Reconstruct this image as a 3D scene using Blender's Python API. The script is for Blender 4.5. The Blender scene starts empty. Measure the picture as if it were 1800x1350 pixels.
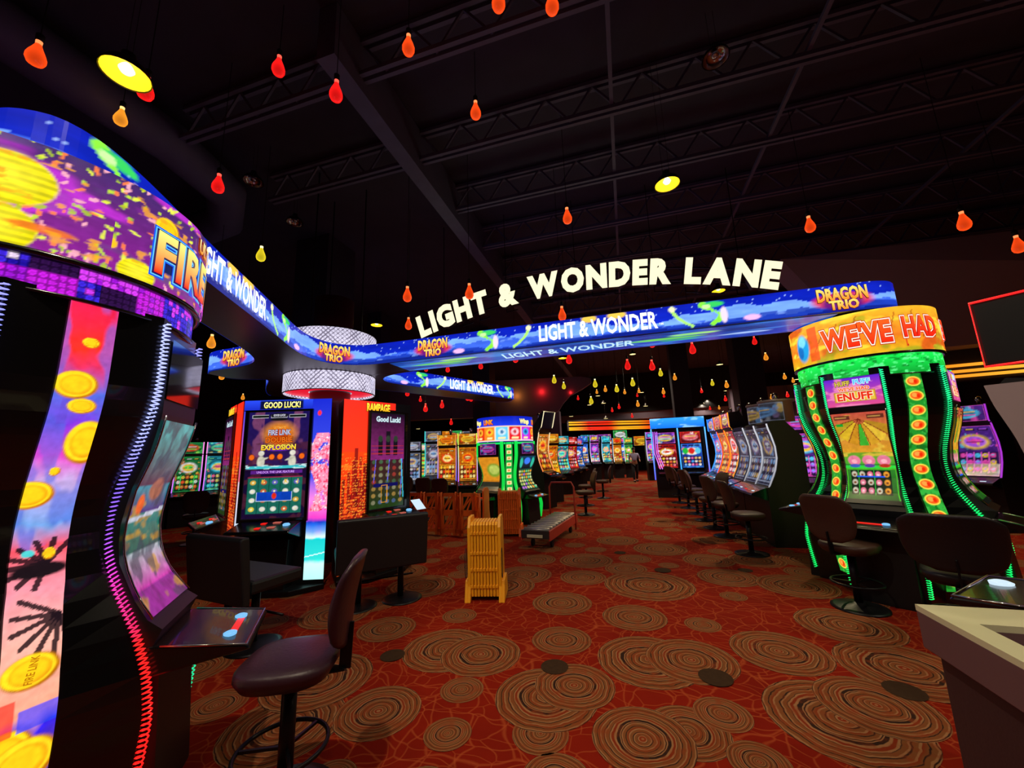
import bpy, math, random
import numpy as np
from mathutils import Vector, Matrix

C = bpy.context.scene.collection
sc = bpy.context.scene
PI = math.pi

# ------------------------------------------------------------------ camera
F, H = 676.0, 1.65                       # focal length in pixels of the 1800x1350 frame, eye height
PITCH, ROLL, YAW = [math.radians(a) for a in (10.2, 2.0, 16.0)]
FWD = np.array([-math.sin(YAW)*math.cos(PITCH), math.cos(YAW)*math.cos(PITCH), math.sin(PITCH)])
_r = np.array([math.cos(YAW), math.sin(YAW), 0.0]); _u = np.cross(_r, FWD)
RGT = _r*math.cos(ROLL) - _u*math.sin(ROLL)
UPV = _u*math.cos(ROLL) + _r*math.sin(ROLL)
cam_d = bpy.data.cameras.new('camera'); cam = bpy.data.objects.new('camera', cam_d); C.objects.link(cam)
cam_d.sensor_width = 36; cam_d.lens = 36*F/1800; cam_d.clip_start = 0.05; cam_d.clip_end = 200
M = Matrix(((RGT[0], UPV[0], -FWD[0], 0), (RGT[1], UPV[1], -FWD[1], 0), (RGT[2], UPV[2], -FWD[2], H), (0, 0, 0, 1)))
cam.matrix_world = M
sc.camera = cam

# ------------------------------------------------------------------ world, exposure
w = bpy.data.worlds.new('world'); sc.world = w; w.use_nodes = True
w.node_tree.nodes['Background'].inputs[0].default_value = (0.55, 0.6, 0.8, 1)
w.node_tree.nodes['Background'].inputs[1].default_value = 0.01
sc.view_settings.view_transform = 'Standard'
try: sc.view_settings.look = 'None'
except Exception: pass
sc.view_settings.exposure = 0.0; sc.view_settings.gamma = 1.0; sc.view_settings.use_curve_mapping = False
try:
    sc.cycles.max_bounces = 5; sc.cycles.diffuse_bounces = 3; sc.cycles.glossy_bounces = 3
    sc.cycles.transmission_bounces = 3; sc.cycles.sample_clamp_indirect = 3.0; sc.cycles.sample_clamp_direct = 0
    sc.cycles.use_denoising = True; sc.cycles.caustics_reflective = False; sc.cycles.caustics_refractive = False
except Exception: pass

def dep(x, y, d):                        # a frame pixel and a distance along the view -> world point
    return np.array([0, 0, H]) + (FWD + RGT*((x-900)/F) + UPV*((675-y)/F))*d

# ------------------------------------------------------------------ colours and materials
def lin(c):
    c = np.asarray(c, float)
    return np.where(c <= 0.04045, c/12.92, ((c+0.055)/1.055)**2.4)
def hx(s):
    return lin([int(s[i:i+2], 16)/255 for i in (0, 2, 4)])
def mat(name, col, rough=0.5, metal=0.0, spec=0.5, coat=0.0, bump=None, var=None):
    m = bpy.data.materials.new(name); m.use_nodes = True; nt = m.node_tree; b = nt.nodes['Principled BSDF']
    col = hx(col) if isinstance(col, str) else np.array(col)
    b.inputs['Base Color'].default_value = (*col, 1); b.inputs['Roughness'].default_value = rough
    b.inputs['Metallic'].default_value = metal; b.inputs['Specular IOR Level'].default_value = spec
    b.inputs['Coat Weight'].default_value = coat
    tc = nt.nodes.new('ShaderNodeTexCoord')
    if var:                              # (scale, amount) gentle mottling of the colour
        n = nt.nodes.new('ShaderNodeTexNoise'); n.inputs['Scale'].default_value = var[0]; n.inputs['Detail'].default_value = 4
        nt.links.new(tc.outputs['Object'], n.inputs['Vector'])
        mx = nt.nodes.new('ShaderNodeMix'); mx.data_type = 'RGBA'
        mx.inputs[6].default_value = (*(col*(1-var[1])), 1); mx.inputs[7].default_value = (*(col*(1+var[1])), 1)
        nt.links.new(n.outputs['Fac'], mx.inputs[0]); nt.links.new(mx.outputs[2], b.inputs['Base Color'])
    if bump:
        n = nt.nodes.new('ShaderNodeTexNoise'); n.inputs['Scale'].default_value = bump[0]; n.inputs['Detail'].default_value = 3
        nt.links.new(tc.outputs['Object'], n.inputs['Vector'])
        bp = nt.nodes.new('ShaderNodeBump'); bp.inputs['Strength'].default_value = bump[1]; bp.inputs['Distance'].default_value = 0.01
        nt.links.new(n.outputs['Fac'], bp.inputs['Height']); nt.links.new(bp.outputs['Normal'], b.inputs['Normal'])
    return m
def emit(name, col, strength, base='101010', rough=0.3, sample=True):
    m = mat(name, base, rough)
    b = m.node_tree.nodes['Principled BSDF']; col = hx(col) if isinstance(col, str) else col
    b.inputs['Emission Color'].default_value = (*col, 1); b.inputs['Emission Strength'].default_value = strength
    if not sample: m.cycles.emission_sampling = 'NONE'
    return m
def artmat(name, strength, sample='AUTO', rough=0.25):
    m = mat(name, '060606', rough, spec=0.4); nt = m.node_tree; b = nt.nodes['Principled BSDF']
    a = nt.nodes.new('ShaderNodeAttribute'); a.attribute_name = 'art'
    nt.links.new(a.outputs['Color'], b.inputs['Emission Color']); b.inputs['Emission Strength'].default_value = strength
    m.cycles.emission_sampling = sample
    return m
MT = dict(
    black=mat('black gloss plastic', '0c0b0d', 0.22, spec=0.5, coat=0.3),
    blackm=mat('black satin laminate', '0b0a0c', 0.45, var=(6, 0.2)),
    dark=mat('charcoal metal', '17161a', 0.4, metal=0.5),
    vinyl=mat('dark vinyl upholstery', '1d1618', 0.42, bump=(60, 0.15), var=(8, 0.15)),
    brownv=mat('brown vinyl upholstery', '43291f', 0.5, bump=(60, 0.15), var=(8, 0.15)),
    plumv=mat('plum vinyl upholstery', '3a1f2b', 0.4, bump=(60, 0.15), var=(8, 0.15)),
    benchv=mat('blue black vinyl upholstery', '14171b', 0.5, bump=(60, 0.12), var=(5, 0.15)),
    chrome=mat('chrome', 'b0aca8', 0.18, metal=1),
    steel=mat('brushed steel', 'b0a8a2', 0.4, metal=0.5, bump=(40, 0.1)),
    maroon=mat('dark red lacquer', '4a0f18', 0.35, coat=0.2),
    greyside=mat('grey panel', 'a8949a', 0.55, var=(3, 0.08)),
    ceil=mat('painted ceiling deck', '3a3c50', 0.8, bump=(12, 0.3), var=(2, 0.3)),
    joist=mat('painted joist steel', '5c607c', 0.6, var=(4, 0.2)),
    drywall=mat('brown painted drywall', '8c7c8e', 0.85, bump=(30, 0.05), var=(1.5, 0.12)),
    nearblack=mat('near-black wall', '100f14', 0.9, bump=(30, 0.05), var=(1.5, 0.15)),  # near-black, in place of a black dropped ceiling
    darkwall=mat('dark painted wall', '2c2630', 0.85, bump=(30, 0.05), var=(1.5, 0.15)),
    column=mat('charcoal painted column', '35343f', 0.7, var=(2, 0.15)),
    orange=mat('orange barrier plastic', 'ff7420', 0.4, spec=0.5, var=(5, 0.08)),
    yellow=mat('yellow barrier plastic', 'ffb020', 0.4, spec=0.5, var=(5, 0.08)),
    redpaint=mat('red painted steel', 'c8483a', 0.4, spec=0.5, var=(8, 0.12)),
    laminate=mat('pale laminate top', 'd8d6b0', 0.35, var=(14, 0.03)),
    counter=mat('dark plum counter panel', '3b2527', 0.55, bump=(80, 0.08), var=(20, 0.1)),
    counterlip=mat('plum counter edge', '6a4c50', 0.5, var=(10, 0.06)),
    cable=mat('black cable', '0a0a0a', 0.6),
    shade=mat('enamelled lamp shade', '2a2320', 0.35, metal=0.4),
    shadein=mat('cream shade lining', 'd8b860', 0.5),
    skin=mat('skin', 'a8735a', 0.5), shirt=mat('pale lavender shirt', 'a8a4c8', 0.8, bump=(40, 0.2)),
    trousers=mat('black trousers', '0d0e14', 0.8), hair=mat('dark hair', '15100d', 0.7),
    glass=mat('smoked mirror glass', '8a8a96', 0.06, metal=0.9),
    trolley=mat('grey side frame', '3a3636', 0.5, metal=0.4),
    art=artmat('screen picture', 1.0), artb=artmat('bright led picture', 1.25), artdim=artmat('dim screen picture', 0.75),
    artfar=artmat('distant screen picture', 1.0, 'NONE'),
    strip=artmat('led coil', 1.6, 'AUTO'),
    letters=emit('letter face', 'fff7cf', 1.15), lampwarm=emit('warm lamp', 'ffd040', 6.0), lampcore=emit('lamp bulb', 'ffe890', 14.0),
    lampfar=emit('pale downlight', 'fff0c0', 1.6, sample=False),
    redglow=emit('red glow', 'ff1030', 0.8), btnblue=emit('lit blue button', '7fc8ff', 1.0, sample=False),
    btnred=emit('lit red strip', 'ff2018', 0.9, sample=False), btnwhite=emit('lit white button', 'd8f0ff', 1.0, sample=False),
    btngreen=emit('lit green strip', '20ff70', 1.0, sample=False), btnpink=emit('lit pink label', 'e07060', 0.6, sample=False),
)

# ------------------------------------------------------------------ mesh helpers
def link(name, me, m=None, parent=None, smooth=False, loc=None, rotz=None):
    if m is not None:
        for k in (m if isinstance(m, (list, tuple)) else [m]): me.materials.append(k)
    if smooth:
        me.polygons.foreach_set('use_smooth', np.ones(len(me.polygons), bool))
    o = bpy.data.objects.new(name, me); C.objects.link(o)
    if parent is not None: o.parent = parent
    if loc is not None: o.location = loc
    if rotz is not None: o.rotation_euler = (0, 0, rotz)
    return o
class MB:
    def __init__(s): s.v = []; s.f = []; s.mi = []
    def add(s, vs, fs, mi=0):
        n = len(s.v); s.v += [tuple(map(float, p)) for p in vs]; s.f += [tuple(i+n for i in f) for f in fs]; s.mi += [mi]*len(fs); return s
    def box(s, x0, x1, y0, y1, z0, z1, rz=0.0, c=(0, 0), mi=0):
        P = [(x, y, z) for z in (z0, z1) for (x, y) in ((x0, y0), (x1, y0), (x1, y1), (x0, y1))]
        if rz or c != (0, 0):
            P = [(c[0]+x*math.cos(rz)-y*math.sin(rz), c[1]+x*math.sin(rz)+y*math.cos(rz), z) for x, y, z in P]
        return s.add(P, [(3, 2, 1, 0), (4, 5, 6, 7), (0, 1, 5, 4), (1, 2, 6, 5), (2, 3, 7, 6), (3, 0, 4, 7)], mi)
    def bar(s, a, b, w_, h_=None, mi=0):                       # rectangular bar from a to b
        h_ = h_ or w_; a = Vector(a); b = Vector(b); d = (b-a).normalized()
        up = Vector((0, 0, 1)) if abs(d.z) < 0.95 else Vector((1, 0, 0))
        x = d.cross(up).normalized()*w_/2; y = x.normalized().cross(d)*h_/2
        P = [p+q for p in (a, b) for q in (-x-y, x-y, x+y, -x+y)]
        return s.add(P, [(3, 2, 1, 0), (4, 5, 6, 7), (0, 1, 5, 4), (1, 2, 6, 5), (2, 3, 7, 6), (3, 0, 4, 7)], mi)
    def tube(s, pts, r, n=8, closed=False, cap=True, mi=0):
        pts = [Vector(p) for p in pts]; m_ = len(pts); rs = r if hasattr(r, '__len__') else [r]*m_
        nrm = None; rings = []
        for i, p in enumerate(pts):
            if closed: d = pts[(i+1) % m_]-pts[i-1]
            else: d = pts[min(i+1, m_-1)]-pts[max(i-1, 0)]
            d.normalize()
            if nrm is None:
                nrm = d.orthogonal().normalized()
            nrm = (nrm-d*nrm.dot(d)); nrm = nrm.normalized() if nrm.length > 1e-6 else d.orthogonal().normalized()
            b = d.cross(nrm)
            rings.append([p+(nrm*math.cos(2*PI*k/n)+b*math.sin(2*PI*k/n))*rs[i] for k in range(n)])
        vs = [q for R in rings for q in R]; fs = []
        for i in range(m_ if closed else m_-1):
            j = (i+1) % m_
            for k in range(n):
                fs.append((i*n+k, i*n+(k+1) % n, j*n+(k+1) % n, j*n+k))
        if cap and not closed:
            fs.append(tuple(range(n))[::-1]); fs.append(tuple((m_-1)*n+k for k in range(n)))
        return s.add(vs, fs, mi)
    def lathe(s, prof, n=24, c=(0, 0, 0), cap=True, mi=0):
        vs = [(c[0]+r*math.cos(2*PI*k/n), c[1]+r*math.sin(2*PI*k/n), c[2]+z) for r, z in prof for k in range(n)]
        fs = [(i*n+k, i*n+(k+1) % n, (i+1)*n+(k+1) % n, (i+1)*n+k) for i in range(len(prof)-1) for k in range(n)]
        if cap: fs.append(tuple(range(n))[::-1]); fs.append(tuple((len(prof)-1)*n+k for k in range(n)))
        return s.add(vs, fs, mi)
    def prism(s, poly, z0, z1, mi=0):                          # plan polygon
        n = len(poly); vs = [(x, y, z0) for x, y in poly]+[(x, y, z1) for x, y in poly]
        return s.add(vs, [tuple(range(n))[::-1], tuple(range(n, 2*n))]+[(i, (i+1) % n, n+(i+1) % n, n+i) for i in range(n)], mi)
    def slab(s, poly, x0, x1, mi=0):                           # side-profile polygon (y,z) swept along x
        n = len(poly); vs = [(x0, y, z) for y, z in poly]+[(x1, y, z) for y, z in poly]
        return s.add(vs, [tuple(range(n)), tuple(range(n, 2*n))[::-1]]+[(i, n+i, n+(i+1) % n, (i+1) % n) for i in range(n)], mi)
    def loft(s, rings, closed=True, cap=True, mi=0):
        n = len(rings[0]); vs = [p for R in rings for p in R]; fs = []
        for i in range(len(rings)-1):
            for k in range(n if closed else n-1):
                fs.append((i*n+k, i*n+(k+1) % n, (i+1)*n+(k+1) % n, (i+1)*n+k))
        if cap: fs.append(tuple(range(n))[::-1]); fs.append(tuple((len(rings)-1)*n+k for k in range(n)))
        return s.add(vs, fs, mi)
    def sweepbox(s, fn, x0, x1, prof, thick, mi=0): pass
    def build(s, name, m, parent=None, smooth=False, bev=0, sub=0, loc=None, rotz=None, fix=True):
        me = bpy.data.meshes.new(name); me.from_pydata(s.v, [], s.f)
        if fix:
            import bmesh
            bm = bmesh.new(); bm.from_mesh(me); bmesh.ops.recalc_face_normals(bm, faces=bm.faces); bm.to_mesh(me); bm.free()
        me.polygons.foreach_set('material_index', s.mi)
        o = link(name, me, m, parent, smooth, loc, rotz)
        if bev:
            md = o.modifiers.new('bevel', 'BEVEL'); md.width = bev; md.segments = 2; md.limit_method = 'ANGLE'; md.angle_limit = 0.7
        if sub:
            md = o.modifiers.new('sub', 'SUBSURF'); md.levels = sub; md.render_levels = sub
        return o
def thing(name, label, cat, loc=(0, 0, 0), rotz=0.0, group=None):
    o = bpy.data.objects.new(name, None); C.objects.link(o); o.location = loc; o.rotation_euler = (0, 0, rotz)
    o.empty_display_size = 0.1
    return tag(o, label, cat, group)
def tag(o, label, cat, group=None):
    o['label'] = label; o['category'] = cat
    if group: o['group'] = group
    return o
def struct(o): o['kind'] = 'structure'; return o
def dup(root, loc, rotz, label, group=None):
    r = root.copy(); C.objects.link(r); r.location = loc; r.rotation_euler = (0, 0, rotz); r['label'] = label
    if group: r['group'] = group
    for ch in list(root.children):
        c = ch.copy(); C.objects.link(c); c.parent = r
        for g in list(ch.children):
            d = g.copy(); C.objects.link(d); d.parent = c
    return r

# ------------------------------------------------------------------ lettering (font outline -> triangles)
_tc = {}
def glyphs(s, off=0.0, res=2):
    """triangulated text, cap height about 0.7*size with size 1; returns verts(n,2), tris, width"""
    k = (s, off, res)
    if k in _tc: return _tc[k]
    cu = bpy.data.curves.new('t', 'FONT'); cu.body = s; cu.size = 1; cu.offset = off; cu.resolution_u = res
    ob = bpy.data.objects.new('t', cu); C.objects.link(ob)
    dg = bpy.context.evaluated_depsgraph_get(); dg.update()
    me = bpy.data.meshes.new_from_object(ob.evaluated_get(dg))
    v = np.array([p.co[:2] for p in me.vertices]) if len(me.vertices) else np.zeros((0, 2))
    me.calc_loop_triangles(); t = [tuple(l.vertices) for l in me.loop_triangles]
    bpy.data.objects.remove(ob); bpy.data.curves.remove(cu); bpy.data.meshes.remove(me)
    _tc[k] = (v, t); return _tc[k]

# ------------------------------------------------------------------ pictures for the lit displays
class Cv:
    """a small colour raster in metres, used as per-vertex LED colours"""
    def __init__(s, w_, h_, px, bg='000000', seed=0):
        s.w, s.h = w_, h_; s.nx = max(2, int(w_/px)+1); s.ny = max(2, int(h_/px)+1)
        s.X, s.Y = np.meshgrid(np.linspace(0, w_, s.nx), np.linspace(0, h_, s.ny)); s.rs = np.random.RandomState(seed); s.px = px
        s.a = np.zeros((s.ny, s.nx, 3)); s.a[:] = hx(bg) if isinstance(bg, str) else bg
    def put(s, m, c, k=1.0):
        c = hx(c) if isinstance(c, str) else np.asarray(c); m = (np.clip(m, 0, 1)*k)[..., None]
        s.a = s.a*(1-m)+c*m; return s
    def rect(s, x0, x1, y0, y1, c, k=1.0): return s.put(((s.X >= x0)&(s.X <= x1)&(s.Y >= y0)&(s.Y <= y1)).astype(float), c, k)
    def frame(s, x0, x1, y0, y1, t, c, k=1.0):
        o = (s.X >= x0)&(s.X <= x1)&(s.Y >= y0)&(s.Y <= y1); i = (s.X >= x0+t)&(s.X <= x1-t)&(s.Y >= y0+t)&(s.Y <= y1-t)
        return s.put((o&~i).astype(float), c, k)
    def ell(s, cx, cy, rx, ry, c, k=1.0, soft=0.15, rot=0.0):
        x = s.X-cx; y = s.Y-cy; xr = x*math.cos(rot)+y*math.sin(rot); yr = -x*math.sin(rot)+y*math.cos(rot)
        d = np.sqrt((xr/rx)**2+(yr/ry)**2); return s.put((1+soft-d)/(2*soft)*1.0, c, k)
    def ring(s, cx, cy, rx, ry, t, c, k=1.0):
        d = np.sqrt(((s.X-cx)/rx)**2+((s.Y-cy)/ry)**2); return s.put((np.abs(d-1) < t).astype(float), c, k)
    def line(s, x0, y0, x1, y1, t, c, k=1.0):
        dx, dy = x1-x0, y1-y0; L = dx*dx+dy*dy+1e-9; u = np.clip(((s.X-x0)*dx+(s.Y-y0)*dy)/L, 0, 1)
        return s.put((np.hypot(s.X-x0-u*dx, s.Y-y0-u*dy) < t).astype(float), c, k)
    def grad(s, y0, y1, c0, c1, x0=-9, x1=99):
        c0, c1 = [hx(c) if isinstance(c, str) else c for c in (c0, c1)]
        t = np.clip((s.Y-y0)/(y1-y0), 0, 1)[..., None]; m = ((s.Y >= y0)&(s.Y <= y1)&(s.X >= x0)&(s.X <= x1))[..., None]
        s.a = np.where(m, c0*(1-t)+c1*t, s.a); return s
    def noise(s, sx, sy, oct_=3):
        out = np.zeros_like(s.X); amp = 1.0; tot = 0
        for o in range(oct_):
            gx, gy = int(s.w/sx*2**o)+3, int(s.h/sy*2**o)+3; g = s.rs.rand(gy, gx); g[:, gx-2] = g[:, 0]; g[:, gx-1] = g[:, 1]
            fx = s.X/s.w*(gx-2); fy = s.Y/s.h*(gy-2); ix = fx.astype(int); iy = fy.astype(int); tx = fx-ix; ty = fy-iy
            tx = tx*tx*(3-2*tx); ty = ty*ty*(3-2*ty)
            out += amp*((g[iy, ix]*(1-tx)+g[iy, ix+1]*tx)*(1-ty)+(g[iy+1, ix]*(1-tx)+g[iy+1, ix+1]*tx)*ty); tot += amp; amp *= 0.5
        return out/tot
    def mul(s, lo, hi, sx, sy, oct_=3):
        n = s.noise(sx, sy, oct_)[..., None]; s.a = s.a*(lo+(hi-lo)*n); return s
    def blotch(s, c, thr, sx, sy, k=1.0, oct_=3, m=None):
        n = s.noise(sx, sy, oct_); q = np.clip((n-thr)*12, 0, 1)
        if m is not None: q = q*m
        return s.put(q, c, k)
    def dots(s, n, x0, x1, y0, y1, r0, r1, cols, k=1.0):
        for i in range(n):
            r = r0+(r1-r0)*s.rs.rand()
            s.ell(x0+(x1-x0)*s.rs.rand(), y0+(y1-y0)*s.rs.rand(), r, r*(0.8+0.4*s.rs.rand()), cols[s.rs.randint(len(cols))], k)
        return s
class Art:
    """display surface: raster grid + raised lettering, mapped by fn(u, v, lift) -> xyz"""
    def __init__(s, fn): s.fn = fn; s.v = []; s.f = []; s.c = []
    def grid(s, cv, u0=0.0, v0=0.0, lift=0.0):
        n = len(s.v)
        for j in range(cv.ny):
            for i in range(cv.nx):
                s.v.append(tuple(s.fn(u0+cv.X[j, i], v0+cv.Y[j, i], lift)))
        s.c += cv.a.reshape(-1, 3).tolist()
        for j in range(cv.ny-1):
            for i in range(cv.nx-1):
                a = n+j*cv.nx+i; s.f.append((a, a+1, a+1+cv.nx, a+cv.nx))
        return s
    def text(s, t, u, v, size, c, off=0.02, align='c', lift=0.004, width=None, c2=None, slant=0.0, res=2, rot=0.0, outline=None):
        """c2: colour at the top of the letters for a vertical blend; outline: [(offset, colour)...] behind"""
        if outline:
            for i, (o_, oc) in enumerate(outline):
                s.text(t, u, v, size, oc, o_, align, lift*(0.35+0.3*i/len(outline)), width, None, slant, res, rot)
        P, T = glyphs(t, off, res)
        if len(P) == 0: return s
        P0 = glyphs(t, 0.0, res)[0]; x0, x1 = P0[:, 0].min(), P0[:, 0].max(); sx = size
        if width: sx = width/(x1-x0)
        q = P.copy(); cx = {'c': (x0+x1)/2, 'l': x0, 'r': x1}[align]
        X = (q[:, 0]-cx)*sx; Y = (q[:, 1]-0.35)*size; X = X+Y*slant
        X, Y = X*math.cos(rot)-Y*math.sin(rot), X*math.sin(rot)+Y*math.cos(rot)
        n = len(s.v); c = hx(c) if isinstance(c, str) else c; cc = hx(c2) if c2 else c
        for i in range(len(q)):
            k = min(1, max(0, q[i, 1]/0.72)); s.v.append(tuple(s.fn(u+X[i], v+Y[i], lift))); s.c.append(list(c*(1-k)+cc*k))
        s.f += [tuple(a+n for a in t_) for t_ in T]
        return s
    def build(s, name, m, parent=None):
        me = bpy.data.meshes.new(name); me.from_pydata(s.v, [], s.f)
        at = me.attributes.new('art', 'FLOAT_COLOR', 'POINT')
        a = np.ones((len(s.v), 4)); a[:, :3] = np.array(s.c); at.data.foreach_set('color', a.ravel())
        return link(name, me, m, parent)
def flat(o, ux, uy=(0, 0, 1)):                                  # planar mapping: origin, u axis, v axis
    o, ux, uy = [np.array(q, float) for q in (o, ux, uy)]; n = np.cross(ux, uy); n /= np.linalg.norm(n)
    return lambda u, v, l: o+ux*u+uy*v+n*l

GAME = dict(
    gold=('5a1606', 'd06a10', ['ffcc30', 'ff8a10', 'f03010', 'ffe890'], 'ffb020'),
    purple=('1d0a3c', '5a2a9a', ['ff50c0', '50d0ff', 'ffd040', 'c060ff'], 'ff60e0'),
    green=('06351a', '1d8040', ['ffd040', '60ff60', 'ff6030', 'ffffff'], '50ff80'),
    teal=('06283a', '1c7a90', ['40e8ff', 'ffe060', 'ff70a0', '80ffb0'], '40e0ff'),
    red=('3a0408', 'b01418', ['ffd040', 'ffffff', 'ff5030', 'ff90a0'], 'ff3030'),
    grey=('16161c', '4a4a55', ['c8c8d0', '6fa0d8', 'd8b060', '806890'], 'a0a8c0'),
    blue=('050e4a', '1f50d0', ['50b0ff', 'ffffff', 'ffc040', 'ff50a0'], '4090ff'))
def game(w_, h_, px, style, seed, reels=True, bright=1.0):
    lo, hi, cols, fr = GAME[style]; c = Cv(w_, h_, px, lo, seed)
    c.grad(0, h_, lo, hi); c.blotch(cols[seed % 4], 0.62, w_/3, w_/3, 0.7); c.blotch(hi, 0.55, w_/5, w_/6, 0.6)
    if reels:
        for k in range(3): c.rect(w_*(0.07+0.3*k), w_*(0.31+0.3*k), h_*0.9, h_*0.955, '0c0c10', 0.85).rect(w_*(0.1+0.3*k), w_*(0.28+0.3*k), h_*0.915, h_*0.94, cols[(k+seed) % 4], 0.8)
        c.ell(w_/2, h_*0.68, w_*0.34, h_*0.15, cols[(seed+1) % 4]).ell(w_/2, h_*0.68, w_*0.26, h_*0.11, cols[(seed+2) % 4]).ell(w_/2, h_*0.69, w_*0.17, h_*0.05, cols[(seed+3) % 4]).rect(w_*0.3, w_*0.7, h_*0.665, h_*0.69, lo, 0.7)
        c.dots(14, 0, w_, h_*0.5, h_*0.86, w_*0.02, w_*0.05, cols, 0.8)
        x0, x1, y0, y1 = w_*0.06, w_*0.94, h_*0.06, h_*0.47
        c.rect(x0, x1, y0, y1, lo, 0.9)
        for i in range(5):
            for j in range(3):
                a, b = x0+(x1-x0)*(i+0.5)/5, y0+(y1-y0)*(j+0.5)/3
                c.ell(a, b, (x1-x0)/13, (y1-y0)/9, cols[c.rs.randint(4)]); c.ell(a, b+0.01*h_, (x1-x0)/30, (y1-y0)/26, cols[c.rs.randint(4)], 0.9)
        for i in range(6): c.rect(x0+(x1-x0)*i/5-w_*0.006, x0+(x1-x0)*i/5+w_*0.006, y0, y1, fr, 0.8)
        c.frame(x0-w_*0.012, x1+w_*0.012, y0-w_*0.012, y1+w_*0.012, w_*0.02, fr)
    else:
        c.dots(10, 0, w_, 0, h_, w_*0.03, w_*0.08, cols, 0.7)
        c.ell(w_/2, h_/2, w_*0.36, h_*0.3, cols[(seed+1) % 4]).ell(w_/2, h_/2, w_*0.3, h_*0.2, lo, 0.6)
        for k in range(3): c.rect(w_*(0.24+0.0*k), w_*0.76, h_*(0.38+0.1*k), h_*(0.43+0.1*k), cols[(seed+k) % 4], 0.9)
    c.frame(0, w_, 0, h_, w_*0.02, fr, 0.6); c.mul(0.55*bright, 1.25*bright, w_/12, w_/12)
    return c

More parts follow.
